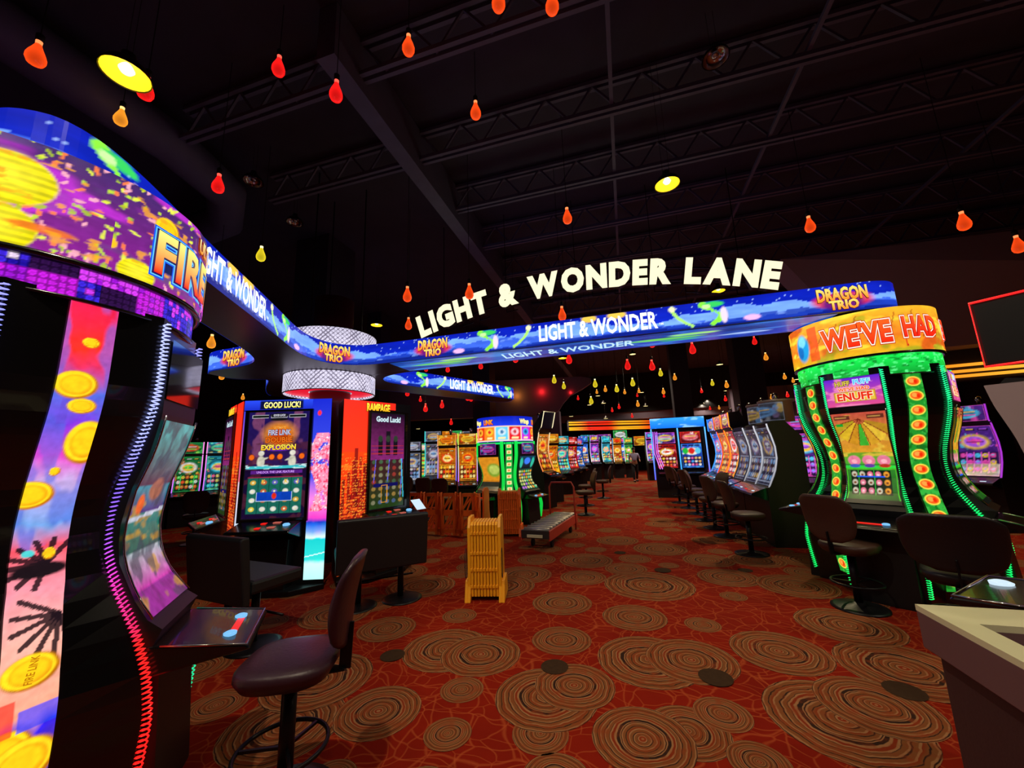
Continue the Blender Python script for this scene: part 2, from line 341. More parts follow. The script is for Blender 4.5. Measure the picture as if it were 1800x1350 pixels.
# ================================================================== THE ROOM
def carpet_mats():
    m = bpy.data.materials.new('red patterned carpet'); m.use_nodes = True; nt = m.node_tree; b = nt.nodes['Principled BSDF']; L = nt.links.new
    b.inputs['Roughness'].default_value = 0.95; b.inputs['Specular IOR Level'].default_value = 0.1
    tc = nt.nodes.new('ShaderNodeTexCoord'); nz = nt.nodes.new('ShaderNodeTexNoise'); nz.inputs['Scale'].default_value = 2.0; nz.inputs['Detail'].default_value = 2
    wrp = nt.nodes.new('ShaderNodeMix'); wrp.data_type = 'VECTOR'; wrp.inputs[0].default_value = 0.28
    L(tc.outputs['Object'], nz.inputs['Vector']); L(tc.outputs['Object'], wrp.inputs[4]); L(nz.outputs['Color'], wrp.inputs[5])
    prev = None
    rgb = nt.nodes.new('ShaderNodeMix'); rgb.data_type = 'RGBA'
    rgb.inputs[6].default_value = (0.15, 0.005, 0.0015, 1); rgb.inputs[7].default_value = (0.29, 0.014, 0.003, 1)
    n2 = nt.nodes.new('ShaderNodeTexNoise'); n2.inputs['Scale'].default_value = 2.2; n2.inputs['Detail'].default_value = 5
    L(tc.outputs['Object'], n2.inputs['Vector']); L(n2.outputs['Fac'], rgb.inputs[0]); prev = rgb.outputs[2]
    for sc_, th, k_ in ((3.3, 0.028, 0.5), (6.0, 0.034, 0.55), (11.0, 0.045, 0.5)):
        v = nt.nodes.new('ShaderNodeTexVoronoi'); v.feature = 'DISTANCE_TO_EDGE'; v.voronoi_dimensions = '2D'; v.inputs['Scale'].default_value = sc_
        off = nt.nodes.new('ShaderNodeVectorMath'); off.operation = 'MULTIPLY_ADD'; off.inputs[1].default_value = (1.0, 0.7, 1.0) if sc_ < 5 else (0.75, 1.0, 1.0); off.inputs[2].default_value = (sc_, 2*sc_, 0)
        L(wrp.outputs[1], off.inputs[0]); L(off.outputs[0], v.inputs['Vector'])
        mr = nt.nodes.new('ShaderNodeMapRange'); mr.inputs[1].default_value = 0.0; mr.inputs[2].default_value = th; mr.inputs[3].default_value = k_; mr.inputs[4].default_value = 0.0; L(v.outputs['Distance'], mr.inputs[0])
        mx = nt.nodes.new('ShaderNodeMix'); mx.data_type = 'RGBA'; mx.inputs[7].default_value = (0.46, 0.085, 0.022, 1)
        L(mr.outputs[0], mx.inputs[0]); L(prev, mx.inputs[6]); prev = mx.outputs[2]
    L(prev, b.inputs['Base Color'])
    # ringed medallions: uv = position inside the medallion, radius 1
    m2 = bpy.data.materials.new('ringed carpet medallion'); m2.use_nodes = True; nt = m2.node_tree; b = nt.nodes['Principled BSDF']; L = nt.links.new
    b.inputs['Roughness'].default_value = 0.95; b.inputs['Specular IOR Level'].default_value = 0.1
    uv = nt.nodes.new('ShaderNodeUVMap'); uv.uv_map = 'UVMap'
    tc = nt.nodes.new('ShaderNodeTexCoord'); nz = nt.nodes.new('ShaderNodeTexNoise'); nz.inputs['Scale'].default_value = 7.0; nz.inputs['Detail'].default_value = 2.5
    L(tc.outputs['Object'], nz.inputs['Vector'])
    ln = nt.nodes.new('ShaderNodeVectorMath'); ln.operation = 'LENGTH'; L(uv.outputs[0], ln.inputs[0])
    ad = nt.nodes.new('ShaderNodeMath'); ad.operation = 'MULTIPLY_ADD'; ad.inputs[1].default_value = 0.14; L(nz.outputs['Fac'], ad.inputs[0]); L(ln.outputs['Value'], ad.inputs[2])
    rp = nt.nodes.new('ShaderNodeValToRGB'); rp.color_ramp.interpolation = 'LINEAR'
    m2x = nt.nodes.new('ShaderNodeMath'); m2x.operation = 'MULTIPLY'; m2x.inputs[1].default_value = 1.85; L(ad.outputs[0], m2x.inputs[0])
    frc = nt.nodes.new('ShaderNodeMath'); frc.operation = 'FRACT'; L(m2x.outputs[0], frc.inputs[0]); L(frc.outputs[0], rp.inputs[0])
    tan = (0.20, 0.066, 0.020, 1); lt_ = (0.33, 0.145, 0.060, 1); dk = (0.032, 0.014, 0.009, 1); br = (0.21, 0.026, 0.007, 1)
    stops = [(0.0, dk), (0.10, dk), (0.12, lt_), (0.17, lt_), (0.19, br), (0.25, br), (0.265, lt_), (0.30, lt_), (0.315, dk), (0.335, tan), (0.42, tan), (0.43, lt_),
             (0.46, lt_), (0.475, dk), (0.50, dk), (0.515, tan), (0.60, tan), (0.615, lt_), (0.65, lt_), (0.66, br), (0.74, tan), (0.75, dk), (0.77, dk), (0.785, tan), (0.87, tan), (0.885, lt_), (0.92, lt_), (0.935, dk), (0.955, dk), (0.97, lt_), (1.0, lt_)]
    els = rp.color_ramp.elements
    els[0].position, els[0].color = stops[0]; els[1].position, els[1].color = stops[-1]
    for p, c in stops[1:-1]:
        e = els.new(p); e.color = c
    n3 = nt.nodes.new('ShaderNodeTexNoise'); n3.inputs['Scale'].default_value = 13; n3.inputs['Detail'].default_value = 4; L(tc.outputs['Object'], n3.inputs['Vector'])
    mx = nt.nodes.new('ShaderNodeMix'); mx.data_type = 'RGBA'; mx.inputs[7].default_value = (0.24, 0.042, 0.011, 1)
    k = nt.nodes.new('ShaderNodeMath'); k.operation = 'MULTIPLY_ADD'; k.use_clamp = True; k.inputs[1].default_value = 3.2; k.inputs[2].default_value = -1.5; L(n3.outputs['Fac'], k.inputs[0]); L(k.outputs[0], mx.inputs[0])
    L(rp.outputs[0], mx.inputs[6]); L(mx.outputs[2], b.inputs['Base Color'])
    m3 = mat('dark carpet spot', '3c2a1c', 0.95, spec=0.1, var=(30, 0.3))
    return [m, m2, m3]
def floor_at(x, y):
    d = dep(x, y, 1.0)-np.array([0, 0, H]); t = -H/d[2]; return (d*t)[:2], t
def build_floor():
    mb = MB(); mb.add([(-20, -5, 0), (15, -5, 0), (15, 33, 0), (-20, 33, 0)], [(0, 1, 2, 3)], 0)
    rs = np.random.RandomState(11); discs = []
    for x, y, hw in [(785, 1140, 76), (845, 1150, 70), (1140, 1160, 88), (1215, 1160, 76), (987, 1125, 52), (1115, 1085, 55), (988, 1060, 52), (1140, 1028, 76), (665, 1250, 74), (812, 1212, 38),
                     (960, 1225, 90), (1010, 1205, 70), (787, 1290, 42), (1130, 1300, 88), (1210, 1285, 70), (1270, 1255, 48), (1030, 985, 46), (1490, 1100, 78), (1370, 1145, 78), (1280, 1015, 50), (1400, 1030, 62),
                     (1235, 1098, 30), (1245, 985, 42), (1590, 1175, 100), (1480, 1265, 120), (1540, 1240, 90), (680, 1105, 50), (560, 1195, 90), (500, 1275, 100), (950, 1290, 50), (1335, 1340, 52), (1025, 1015, 40), (1160, 965, 45), (1100, 1000, 36), (880, 1030, 60), (920, 1010, 50),
                     (340, 1175, 60), (380, 1240, 50), (1330, 985, 45), (740, 1030, 60), (660, 1060, 40), (590, 1080, 60), (1000, 940, 30), (1085, 950, 36), (1420, 985, 50)]:
        p, t = floor_at(x, y); discs.append((p[0], p[1], hw*t/F, 1))
    for x, y, hw in [(690, 1153, 21), (975, 1173, 24), (1258, 1192, 28), (1165, 1003, 14), (1590, 1215, 30), (1310, 1003, 12), (1090, 972, 10)]:
        p, t = floor_at(x, y); discs.append((p[0], p[1], hw*t/F, 2))
    n0 = len(discs)
    for _ in range(9000):
        x, y = rs.uniform(-12, 12), rs.uniform(-3, 26); r = rs.choice([0.14, 0.18, 0.24, 0.30, 0.36])
        if all(math.hypot(x-a, y-b) > (r+q)*(0.86 if k >= n0 else 0.95) for k, (a, b, q, t) in enumerate(discs)): discs.append((x, y, r, 1))
        if len(discs) > 1500: break
    me_uv = {}
    order = sorted(range(len(discs)), key=lambda i: discs[i][3]*10+rs.rand())
    for n_, i in enumerate(order):
        x, y, r, t = discs[i]; z = 0.0006+0.00045*(i % 7)+(0.004 if t == 2 else 0); n = 40 if i < n0 else 26
        a = len(mb.v); mb.add([(x, y, z)]+[(x+r*math.cos(2*PI*k/n), y+r*math.sin(2*PI*k/n), z) for k in range(n)], [(0, k+1, (k+1) % n+1) for k in range(n)], t)
        me_uv[a] = (0, 0)
        for k in range(n): me_uv[a+1+k] = (math.cos(2*PI*k/n), math.sin(2*PI*k/n))
    me = bpy.data.meshes.new('floor'); me.from_pydata(mb.v, [], mb.f); me.polygons.foreach_set('material_index', mb.mi)
    uvl = me.uv_layers.new(name='UVMap'); co = np.zeros((len(me.loops), 2)); li = np.zeros(len(me.loops), int); me.loops.foreach_get('vertex_index', li)
    tab = np.zeros((len(mb.v), 2))
    for k, v in me_uv.items(): tab[k] = v
    uvl.data.foreach_set('uv', tab[li].ravel())
    struct(link('floor', me, carpet_mats()))
build_floor()
CZ = 7.0
def quad(name, a, m):
    return struct(MB().add(a, [(0, 1, 2, 3)]).build(name, m, fix=False))
quad('ceiling', [(-20, -5, CZ), (-20, 33, CZ), (15, 33, CZ), (15, -5, CZ)], MT['ceil'])
quad('wall_left', [(-20, -5, 0), (-20, 33, 0), (-20, 33, CZ), (-20, -5, CZ)], MT['darkwall'])
quad('wall_right', [(15, 33, 0), (15, -5, 0), (15, -5, CZ), (15, 33, CZ)], MT['darkwall'])
quad('wall_back', [(-20, 33, 0), (15, 33, 0), (15, 33, CZ), (-20, 33, CZ)], MT['nearblack'])
quad('wall_front', [(15, -5, 0), (-20, -5, 0), (-20, -5, CZ), (15, -5, CZ)], MT['darkwall'])
# open-web joists under the deck, girders and a round duct
tn = [0]
def trim(mb, m, smooth=False):
    tn[0] += 1; return struct(mb.build('trim_%d' % tn[0], m, smooth=smooth, fix=False))
for k, Y in enumerate([3.5, 5.0, 6.4, 7.9, 9.5, 11.2, 13, 15, 17.5]):
    j = MB(); x0, x1 = (-2.9 if Y > 5.5 else -6), 14.5
    zt, zb = CZ-0.06, CZ-0.55
    for z in (zt, zb): j.bar((x0, Y-0.05, z), (x1, Y-0.05, z), 0.05, 0.06).bar((x0, Y+0.05, z), (x1, Y+0.05, z), 0.05, 0.06)
    x = x0
    while x < x1-0.7:
        j.bar((x, Y, zb), (x+0.35, Y, zt), 0.03).bar((x+0.35, Y, zt), (x+0.7, Y, zb), 0.03); x += 0.7
    trim(j, MT['joist'])
trim(MB().box(-3.1, -2.85, 3, 26, CZ-0.75, CZ-0.02), MT['joist'])
for xx in (0.2, 2.6, 6.0): trim(MB().bar((xx, 2, CZ-0.5), (xx, 18, CZ-0.5), 0.05), MT['joist'])
trim(MB().tube([(-6.3, -1, 6.5), (-6.3, 3.5, 6.5), (-6.6, 4.6, 6.5), (-7.4, 5.2, 6.5), (-10, 5.5, 6.5)], 0.32, 16), MT['joist'], True)
# columns
for (x, y, s) in ((-6.9, 7.4, 0.95), (5.1, 18.0, 1.0), (2.4, 17.4, 0.7), (-5.6, 15.2, 0.75), (-8.6, 12.0, 0.6)):
    trim(MB().box(-s/2, s/2, -s/2, s/2, 0, CZ, c=(x, y)), MT['column'])
# curved drywall surround on the left of the aisle, with its round column
def arch():
    mb = MB(); z0, z1 = 3.5, CZ
    # bottom edge sweeps up towards the right end
    prof = [(-14.0, 3.35), (-4.3, 3.35), (-3.1, 3.4), (-2.85, 3.55), (-2.65, 3.85), (-2.3, 4.2), (-1.7, 4.5), (-1.3, 4.75), (-1.35, 4.95), (-1.8, 5.05), (-14.0, 5.05)]
    mb.slab([(-x, z) for x, z in prof], 0, 0.5)
    o = mb.build('trim_90', MT['drywall'], fix=True); o.rotation_euler = (0, 0, PI/2+0.2); o.location = (0.0, 18.1, 0)
    return struct(o)
arch()
trim(MB().box(-4.9, -3.0, 18.6, 19.1, 0, 3.6), MT['drywall'])
# bulkhead with the red and amber neon over the far bar
trim(MB().box(-9, 9, 28.6, 29.2, 3.75, 4.25), MT['drywall'])
trim(MB().box(-9, 9, 28.5, 29.2, 4.25, CZ), MT['nearblack'])
trim(MB().box(-12, -4.4, 26, 26.5, 2.6, 3.4), MT['drywall'])
# sloping soffit planes over the right side
trim(MB().add([(3.2, 8.2, 5.2), (14.8, 9.0, 5.2), (14.8, 9.0, 3.4), (5.0, 9.4, 3.4), (3.2, 8.8, 5.2), (14.8, 9.6, 5.2), (14.8, 9.6, 3.4), (5.0, 10.0, 3.4)],
               [(0, 3, 2, 1), (4, 5, 6, 7), (0, 4, 7, 3), (3, 7, 6, 2), (0, 1, 5, 4)]), MT['drywall'])
trim(MB().box(5.5, 14.8, 22.6, 23.2, 2.6, 4.6), MT['drywall'])

# ------------------------------------------------------------------ overhead branching sign
def chaikin(P, it=2):
    for _ in range(it):
        Q = []
        for i in range(len(P)):
            a, b = np.array(P[i]), np.array(P[(i+1) % len(P)]); Q += [a*0.75+b*0.25, a*0.25+b*0.75]
        P = Q
    return [tuple(p) for p in P]
SK = 1.055
SZ0, SZ1 = 3.117, 3.444
def overhead_sign():
    T = thing('overhead_led_sign', 'branching overhead sign with rounded arms wrapped in a blue mountain display', 'sign', (-4.8, 5.4, SZ0))
    ctrl = [(-2.63, 0.84), (-2.51, 0.99), (-2.58, 1.27), (-3.0, 2.0), (-3.55, 3.05), (-4.0, 3.85), (-4.12, 4.25), (-4.05, 4.62), (-3.75, 4.84), (-3.2, 4.86), (-1.5, 4.85), (0.5, 4.84), (2.2, 4.84), (2.72, 4.84), (3.0, 5.0),
            (3.0, 5.32), (2.72, 5.48), (2.2, 5.5), (0.5, 5.5), (-2.0, 5.5), (-3.2, 5.5), (-3.9, 5.65), (-4.2, 6.0), (-4.15, 6.45), (-3.6, 7.6), (-2.85, 9.3), (-2.72, 9.75), (-2.95, 10.05), (-3.3, 9.95),
            (-3.5, 9.6), (-4.2, 8.1), (-4.85, 6.75), (-5.2, 6.2), (-5.6, 5.9), (-6.3, 6.3), (-6.9, 6.8), (-7.25, 6.8), (-7.3, 6.4), (-6.6, 5.7), (-6.0, 5.25), (-5.8, 5.05), (-6.05, 4.95), (-6.3, 4.75), (-6.3, 4.4), (-6.0, 4.22), (-5.4, 4.2), (-4.95, 4.1), (-4.6, 3.75), (-4.1, 2.9), (-3.5, 1.85),
            (-3.22, 1.25), (-3.1, 0.97), (-2.97, 0.83), (-2.78, 0.76)]
    P = np.array(chaikin(ctrl, 2))*SK; n = len(P)
    seg = np.linalg.norm(np.roll(P, -1, 0)-P, axis=1); S = np.concatenate([[0], np.cumsum(seg)]); LT = S[-1]
    PP = np.vstack([P, P[:1]])
    def at(s): s = s % LT; return np.array([np.interp(s, S, PP[:, 0]), np.interp(s, S, PP[:, 1])])
    def s_of(q): i = np.argmin(np.linalg.norm(P-np.array(q)*SK, axis=1)); return S[i]
    tips = [s_of(q) for q in ((3.02, 5.16), (-2.70, 0.78), (-2.75, 9.9), (-6.32, 4.55), (-7.3, 6.6))]
    hh = (SZ1-SZ0)
    def squash(s):                                       # the band's ends are rounded like a lozenge
        d = min(min(abs(s-t), LT-abs(s-t)) for t in tips); k = min(1, d/0.30); return 0.42+0.58*math.sqrt(max(0, 1-(1-k)**2))
    def fn(s, v, l):
        p = at(s); t = at(s+0.02)-at(s-0.02); t /= (np.linalg.norm(t)+1e-9); nx = np.array([t[1], -t[0]]); k = squash(s % LT)
        z = SZ0+hh/2+(v-hh/2)*k
        return (p[0]+nx[0]*(0.004+l)+4.8, p[1]+nx[1]*(0.004+l)-5.4, z-SZ0)
    c = Cv(LT, hh, 0.0155, '0a1fb8', 5)
    c.grad(0, hh, '0d2ac8', '0a1ca8')
    st = c.rs.rand(*c.X.shape) > 0.985; c.put(st.astype(float)*(c.Y > hh*0.5), 'a8c8ff', 0.8)
    xx = c.X[0]
    for base, amp, col, sp, k_ in ((0.56, 0.50, '74a4ff', 0.17, 1.0), (0.34, 0.30, '2f58d8', 0.11, 0.9), (0.2, 0.26, '1230a8', 0.14, 0.85), (0.10, 0.16, '0a1c80', 0.3, 0.9)):
        rr = np.random.RandomState(int(sp*1000)+3); kx = np.arange(0, LT+sp, sp)+rr.uniform(-0.3, 0.3, int(LT/sp)+2)[:len(np.arange(0, LT+sp, sp))]*sp
        big = np.interp(kx, np.arange(0, LT+2, 0.9), rr.rand(len(np.arange(0, LT+2, 0.9)))); ky = base+amp*(big*1.3-0.65)+amp*0.5*(rr.rand(len(kx))-0.5)
        c.put((c.Y < hh*np.interp(xx, kx, ky)[None, :]).astype(float), col, k_)
    c.blotch('88b0ff', 0.66, 0.12, 0.05, 0.5, m=(c.Y < hh*0.5)&(c.Y > hh*0.15))
    c.mul(0.75, 1.3, 0.25, 0.05)
    def dragon(s, d=1):
        for i in range(14):
            t = i/13; c.ell(s+d*0.10*math.sin(t*5.0), hh*(0.1+0.85*t), 0.035+0.02*math.sin(t*9), 0.02, '8cf040')
        c.ell(s+d*0.13, hh*0.4, 0.04, 0.1, 'f0d8e8').ell(s+0.02, hh*0.86, 0.12, 0.035, '38d060').ell(s-d*0.06, hh*0.8, 0.05, 0.03, 'c8f8a0')
    def tail(s, d=1):
        for i in range(14):
            t = i/13; c.ell(s+d*0.22*t**2, hh*(0.9-0.8*t), 0.022, 0.02, 'b0f070')
        c.ell(s, hh*0.85, 0.04, 0.035, 'f0f0c0')
    def gem(s): c.ell(s, hh*0.18, 0.09, 0.035, 'f0b8f0')
    # places along the outline
    logos = [s_of(q) for q in ((-4.02, 4.6), (-2.55, 4.85), (2.45, 4.84), (-5.45, 4.2))]
    sR = s_of((-0.38, 4.84)); sL = s_of((-3.22, 2.40)); sB = s_of((-3.36, 8.15))
    for s, wd in ((sR, 1.62), (sL, 1.35), (sB, 1.5)):
        k = wd/2
        tail(s-k-0.12, -1) if s != sL else tail(s-k-0.1, -1); dragon(s-k-0.75, 1); tail(s+k+0.16, 1); dragon(s+k+0.62, 1); gem(s-k-1.2); gem(s+k+1.05)
        c.ell(s-0.1*k, hh*0.9, 0.1, 0.05, 'f0c850').ell(s+0.35*k, hh*0.92, 0.12, 0.05, 'f0c850')
    for s in logos: c.ell(s, hh*0.42, 0.3, 0.09, 'e02418', 0.9).ell(s, hh*0.3, 0.2, 0.1, '2a1080', 0.8)
    A = Art(fn).grid(c)
    for s, wd in ((sR, 1.55), (sL, 1.3), (sB, 1.45)):
        A.text('LIGHT & WONDER', s, hh*0.52, 0.31, 'ffffff', 0.03, lift=0.012, width=wd)
        A.text('TM', s+wd/2+0.05, hh*0.32, 0.04, 'ffffff', 0.01, lift=0.012)
    for s in logos:
        for t, v, sz, wd in (('DRAGON', 0.65, 0.165, 0.42), ('TRIO', 0.25, 0.115, 0.24)):
            A.text(t, s, hh*v, sz*1.25, 'ff8a20', 0.045, lift=0.012, width=wd*1.15, c2='ffe070', outline=[(0.075, '2a0a10')])
    A.build('side_display', MT['artb'], T)
    # body
    pl = [(x+4.8, y-5.4) for x, y in P]
    def zr(i, top): k = squash(S[i]); return hh/2+(hh/2)*k*(1 if top else -1)
    vs = [(x, y, zr(i, False)+0.0) for i, (x, y) in enumerate(pl)]+[(x, y, zr(i, True)) for i, (x, y) in enumerate(pl)]
    MB().add(vs, [tuple(range(n))[::-1], tuple(range(n, 2*n))]+[(i, (i+1) % n, n+(i+1) % n, n+i) for i in range(n)]).build('core', mat('sign underside', '4a4048', 0.35, metal=0.3), T)
    # lit underside of the long right arm
    w2 = 0.6; x0, x1 = -3.48, 2.48
    c = Cv(x1-x0, w2, 0.026, '0e2a9c', 8); c.grad(0, w2, '0d3ab8', '1450b0'); c.blotch('3a80e0', 0.52, 0.7, 0.1, 0.8); c.blotch('0a1a70', 0.55, 0.5, 0.08, 0.7)
    for s in (0.75, 4.1): c.ell(s, 0.3, 0.5, 0.05, '70e060').ell(s+0.35, 0.42, 0.3, 0.05, 'a0f080').ell(s+0.2, 0.2, 0.25, 0.03, '38c060')
    c.ell(5.1, 0.2, 0.3, 0.04, 'a8c8ff').mul(0.7, 1.2, 0.3, 0.05)
    m_ = ((c.X-(x1-x0)/2)/((x1-x0)/2))
    A = Art(lambda u, v, l: (x0+u+4.8, 5.76-(v/w2)*0.61-5.4, -0.006-l)).grid(c)
    A.text('LIGHT & WONDER', 2.75, w2*0.5, 0.36, 'c8f0ff', 0.02, width=1.9)
    A.build('underside_display', MT['art'], T)
    return T
overhead_sign()
# hub: column, two perforated drums
def hub_column():
    cx, cy = -5.08, 5.72
    T = thing('hub_column', 'maroon lit column with two silvery perforated light drums, under and through the overhead sign', 'column', (cx, cy, 0))
    MB().lathe([(0.34, 0), (0.34, 4.6)], 24).build('post', MT['maroon'], T, True)
    r = 0.76
    for name, z0, z1 in (('lower_drum', 2.80, 3.11), ('upper_drum', 3.45, 3.86)):
        h_ = z1-z0; c = Cv(2*PI*r, h_, 0.0145, 'ded8f0', 3)
        u = (c.X+c.Y)/0.075; v = (c.X-c.Y)/0.075; k = (np.abs(u-np.round(u)) < 0.13)|(np.abs(v-np.round(v)) < 0.13)
        c.put(k.astype(float), '4a4058', 0.85); c.mul(0.7, 1.25, 0.4, 0.2)
        Art(lambda s, v_, l, z0=z0: (r*math.cos(s/r), r*math.sin(s/r), z0+v_)).grid(c).build(name, MT['artb'], T)
        mb = MB(); mb.lathe([(r-0.01, z0-0.012), (r+0.006, z0-0.012), (r+0.006, z0), (r-0.01, z0)], 48, cap=False); mb.lathe([(r-0.01, z1+0.012), (r+0.006, z1+0.012), (r+0.006, z1), (r-0.01, z1)], 48, cap=False)
        mb.build('drum_rim', MT['dark'], T, True)
    MB().lathe([(0.36, 2.84), (0.74, 2.84)], 40, cap=False).build('drum_lining', MT['redglow'], T)
    for a in (0.4, 2.5, 4.6): MB().tube([(0.5*math.cos(a), 0.5*math.sin(a), 3.86), (0.5*math.cos(a), 0.5*math.sin(a), CZ)], 0.012, 6).build('hanger_rod', MT['dark'], T)
hub_column()

# ------------------------------------------------------------------ letters over the aisle
def lane_letters():
    T = thing('illuminated_letter_sign', 'large arched row of pale glowing block letters hanging over the aisle', 'sign', (-0.6, 7.5, 4.4))
    R, cx, cz, Y = 11.55, -0.64, -6.68, 7.5
    txt = 'LIGHT & WONDER LANE'; size = 0.655; off = 0.065
    fr = MB(); th0 = math.atan2(-4.24-cx, 4.34-cz); th1 = math.atan2(2.8-cx, 4.36-cz)
    adv = []
    for ch in txt:
        if ch == ' ': adv.append((ch, 0, 0.30)); continue
        P, _ = glyphs(ch, off, 3); adv.append((ch, P[:, 0].min(), P[:, 0].max()-P[:, 0].min()))
    gap = 0.06; tot = sum(a[2]+gap for a in adv)-gap; k = (th1-th0)/tot; th = th0
    for ch, xm, wd in adv:
        if ch != ' ':
            P, Tt = glyphs(ch, off, 3); tc = th+k*wd/2; c_, s_ = math.cos(-tc), math.sin(-tc)
            bx, bz = cx+R*math.sin(tc), cz+R*math.cos(tc); sx = k*R*1.0
            cu = bpy.data.curves.new('g', 'FONT'); cu.body = ch; cu.size = 1; cu.offset = off; cu.resolution_u = 3; cu.extrude = 0.5
            ob = bpy.data.objects.new('g', cu); C.objects.link(ob); dg = bpy.context.evaluated_depsgraph_get(); dg.update()
            me = bpy.data.meshes.new_from_object(ob.evaluated_get(dg)); bpy.data.objects.remove(ob)
            for v in me.vertices:
                x = (v.co.x-xm-wd/2)*sx; z = v.co.y*size; y = -v.co.z*0.12
                v.co = (bx+x*c_-z*s_+0.6, y, bz+x*s_+z*c_-4.4)
            me.materials.clear(); me.materials.append(MT['letters']); me.materials.append(MT['dark'])
            for p in me.polygons:
                p.material_index = 0 if abs(p.normal.y) > 0.7 and p.center.y < 0 else 1
            link('letter_'+(ch if ch != '&' else 'ampersand').lower() if False else 'letter', me, None, T)
            # wiring bracket behind each letter
            a = (bx-0.1+0.6, 0.1, bz-4.4-0.12); fr.bar(a, (a[0]+0.25, 0.1, a[2]+0.25*math.tan(-tc)), 0.02); fr.bar((a[0], 0.1, a[2]), (a[0], 0.1, a[2]+0.3), 0.015)
        th += k*(wd+gap)
    for i in range(14):
        a0, a1 = th0+(th1-th0)*i/14, th0+(th1-th0)*(i+1)/14
        for rr in (0.1, 0.36):
            fr.bar((cx+(R+rr)*math.sin(a0)+0.6, 0.1, cz+(R+rr)*math.cos(a0)-4.4), (cx+(R+rr)*math.sin(a1)+0.6, 0.1, cz+(R+rr)*math.cos(a1)-4.4), 0.025)
        if i % 3 == 1: fr.bar((cx+R*math.sin(a0)+0.6, 0.12, cz+(R+0.3)*math.cos(a0)-4.4), (cx+R*math.sin(a0)+0.6, 0.12, CZ-4.4), 0.012)
    fr.build('support_frame', MT['dark'], T)
lane_letters()

# ================================================================== CAROUSELS (four machines back to back, curved fins between)
PZ = [2.45, 2.05, 1.9, 1.75, 1.57, 1.42, 1.26, 1.15, 1.05, 0.95, 0.86, 0.68, 0.5, 0.3, 0.08, 0.0]
PR = [0.70, 0.70, 0.675, 0.63, 0.575, 0.55, 0.555, 0.585, 0.63, 0.69, 0.74, 0.81, 0.84, 0.82, 0.79, 0.79]
def prof(z): return np.interp(z, PZ[::-1], PR[::-1])
def smoothprof(z): return (prof(z-0.05)+2*prof(z)+prof(z+0.05))/4
def recess(z): return float(np.interp(z, [0.0, 0.5, 0.8, 1.15], [0.13, 0.13, 0.09, 0.0]))
def rot(x, y, a): return x*math.cos(a)-y*math.sin(a), x*math.sin(a)+y*math.cos(a)
D = math.radians
def coil(path, cols, parent, r=0.016, pitch=0.022, wire=0.0042, name='led_strip', m='strip'):
    """a glowing coil wound along a path; cols(t) -> colour"""
    P = np.array(path); seg = np.linalg.norm(np.diff(P, axis=0), axis=1); S = np.concatenate([[0], np.cumsum(seg)])
    L = S[-1]; n = int(L/pitch*8); v = []; f = []; c = []; k = 3; pts = []
    for i in range(n+1):
        s = L*i/n; p = np.array([np.interp(s, S, P[:, j]) for j in range(3)]); q = np.array([np.interp(min(L, s+0.01), S, P[:, j]) for j in range(3)])-np.array([np.interp(max(0, s-0.01), S, P[:, j]) for j in range(3)])
        q /= np.linalg.norm(q)+1e-9; a = np.cross(q, [0.3, 0.5, 0.1]); a /= np.linalg.norm(a); b = np.cross(q, a); t = 2*PI*s/pitch
        pts.append((p+r*(a*math.cos(t)+b*math.sin(t)), p, s/L))
    for i, (x, p, t) in enumerate(pts):
        o = (x-p)/r; d = (pts[min(i+1, n)][0]-pts[max(i-1, 0)][0]); d /= np.linalg.norm(d)+1e-9; e = np.cross(d, o)
        for j in range(k):
            an = 2*PI*j/k; v.append(tuple(x+wire*(o*math.cos(an)+e*math.sin(an)))); c.append(cols(t))
        if i:
            for j in range(k): f.append(((i-1)*k+j, (i-1)*k+(j+1) % k, i*k+(j+1) % k, i*k+j))
    A = Art(None); A.v = v; A.f = f; A.c = c
    return A.build(name, MT[m], parent)
def blend(stops):
    ts = [t for t, _ in stops]; cs = np.array([hx(c) for _, c in stops])
    return lambda t: [float(np.interp(t, ts, cs[:, j])) for j in range(3)]
